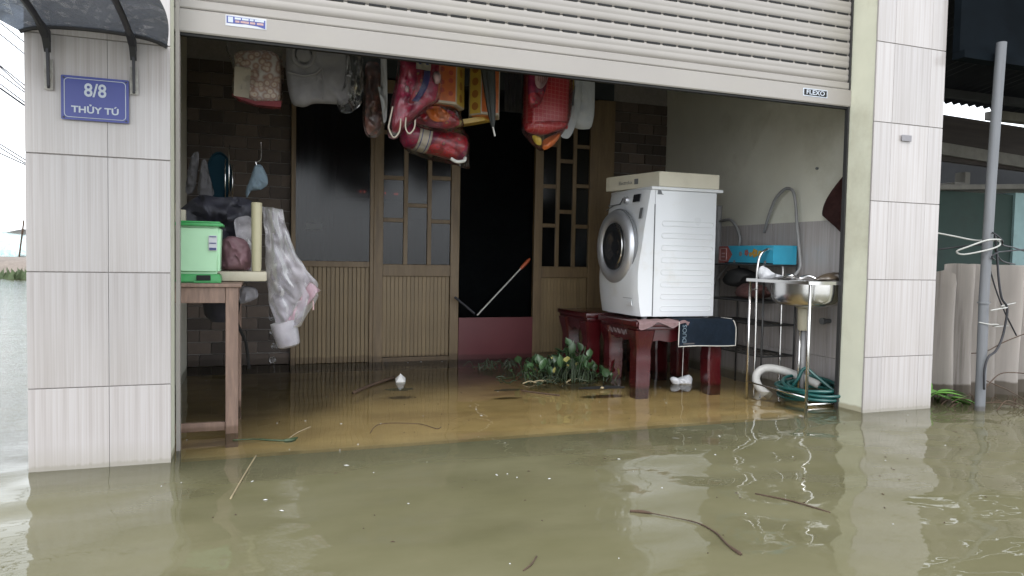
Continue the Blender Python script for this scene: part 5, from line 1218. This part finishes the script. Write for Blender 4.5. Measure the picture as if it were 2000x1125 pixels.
b = B().box(3.42, 9.0, 4.54, 4.60, 1.66, 2.045); b.tf(Matrix.Translation((5.5, 0, 2)) @ Matrix.Rotation(R(1.8), 4, 'Y') @ Matrix.Translation((-5.5, 0, -2))); b.obj('fascia_board', 'tarp', nh)
b = B().box(3.42, 9.0, 4.50, 4.53, 1.70, 1.80); b.tf(Matrix.Translation((5.5, 0, 2)) @ Matrix.Rotation(R(3.0), 4, 'Y') @ Matrix.Translation((-5.5, 0, -2))); b.obj('loose_plank', 'concrete', nh)
rf = thing('lean_to_roof', 'dark corrugated lean-to roof over the gap beside the right pillar', 'roof', (5.2, 3.0, 1.95))
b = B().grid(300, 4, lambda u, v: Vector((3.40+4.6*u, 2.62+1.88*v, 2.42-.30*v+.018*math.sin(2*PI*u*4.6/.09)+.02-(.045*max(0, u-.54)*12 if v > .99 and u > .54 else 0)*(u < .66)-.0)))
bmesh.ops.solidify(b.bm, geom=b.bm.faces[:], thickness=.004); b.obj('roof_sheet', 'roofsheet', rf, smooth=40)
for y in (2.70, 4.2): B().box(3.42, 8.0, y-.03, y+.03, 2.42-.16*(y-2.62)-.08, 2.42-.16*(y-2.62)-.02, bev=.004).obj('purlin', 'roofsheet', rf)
B().box(3.42, 8.0, 2.76, 2.80, 1.88, 3.9).obj('added_dark_panel', 'shadeblack', rf)  # added panel: fills in darkness here, blocks sky above and in water reflections
B().box(3.42, 8.0, 2.73, 2.80, 1.84, 1.879).obj('head_beam', 'shadeblack', rf)
B().box(5.93, 7.2, 4.42, 4.52, 2.03, 2.10).obj('eave_board', 'concrete', rf)

# ================================================================== LEFT SIDE: OPEN WATER, FAR BANK, CABLES
b = B()
def bankf(u, v):
    x = -26+22*u; return Vector((x, 26+2.5*v, .62*math.sin(v*PI)**.5*(.85+.15*noise.noise(Vector((x*.6, v*2, 0))))-.05))
b.grid(80, 8, bankf); struct(b.obj('far_bank', 'bank', smooth=True))
rnd = random.Random(3); b = B()
for k in range(1300):
    x = rnd.uniform(-22, -3.8); y = rnd.uniform(20.4, 22.6); h = rnd.uniform(.05, .30)*(1+.5*noise.noise(Vector((x, 0, 0)))); a_ = rnd.uniform(0, PI)
    dx, dy = .09*math.cos(a_), .09*math.sin(a_)
    v_ = [b.bm.verts.new(p) for p in ((x-dx, y-dy, -.01), (x+dx, y+dy, -.01), (x+dx*.3+rnd.uniform(-.1, .1), y, h))]; b.bm.faces.new(v_)
tag(stuff(b.obj('floating_weeds', 'reeds')), 'strip of green floating weeds in front of the far bank', 'weeds')
nf = thing('net_fence', 'teal netting on thin stakes along the far bank', 'fence', (-9, 29, .3))
b = B().grid(80, 2, lambda u, v: Vector((-24+20*u, 29+.15*math.sin(u*50), .3+(1.08+.14*noise.noise(Vector((u*30, 0, 0))))*v))); bmesh.ops.solidify(b.bm, geom=b.bm.faces[:], thickness=.01); b.obj('netting', 'netteal', nf, smooth=True)
for k in range(18):
    x = -23+k*1.08; B().tube([(x, 29.0, .2), (x+rnd.uniform(-.15, .2), 29.0, 1.55+rnd.uniform(0, .7)*(1+(k % 5 == 2)))], .03, 6).obj('stake', 'twig', nf)
WIRES = [((-5.25,12.00,5.41),(-3.45,12.00,3.93),(-2.92,12.10,3.50)),((-5.25,12.00,5.25),(-3.45,12.00,3.77),(-2.92,12.10,3.33)),((-5.26,12.00,4.85),(-3.45,12.00,3.33),(-2.92,12.10,2.88)),((-5.25,12.00,5.07),(-3.45,12.00,3.31),(-2.92,12.10,2.78)),((-5.26,12.00,4.59),(-3.45,12.00,3.21),(-2.92,12.10,2.80)),((-5.26,12.00,4.53),(-3.46,12.00,3.08),(-2.92,12.10,2.65)),((-5.27,12.00,4.36),(-3.46,12.00,3.02),(-2.92,12.10,2.62)),((-5.28,12.00,3.45),(-3.46,12.00,2.23),(-2.93,12.10,1.87)),((-5.28,12.00,3.40),(-3.46,12.00,2.18),(-2.93,12.10,1.82)),((-5.29,12.00,2.95),(-3.46,12.00,2.10),(-2.93,12.10,1.85)),]
NM = ['topmost', 'second', 'third', 'fourth', 'fifth', 'sixth', 'seventh and thickest', 'eighth', 'ninth', 'lowest']
for k, (a_, m_, c_) in enumerate(WIRES):
    tag(B().tube([a_, m_, c_], .014 if k == 6 else .009, 5).obj('overhead_cable', 'cable', smooth=True), NM[k]+' of the overhead cables left of the house, counted from the top', 'cable', 'overhead cables left of the house')
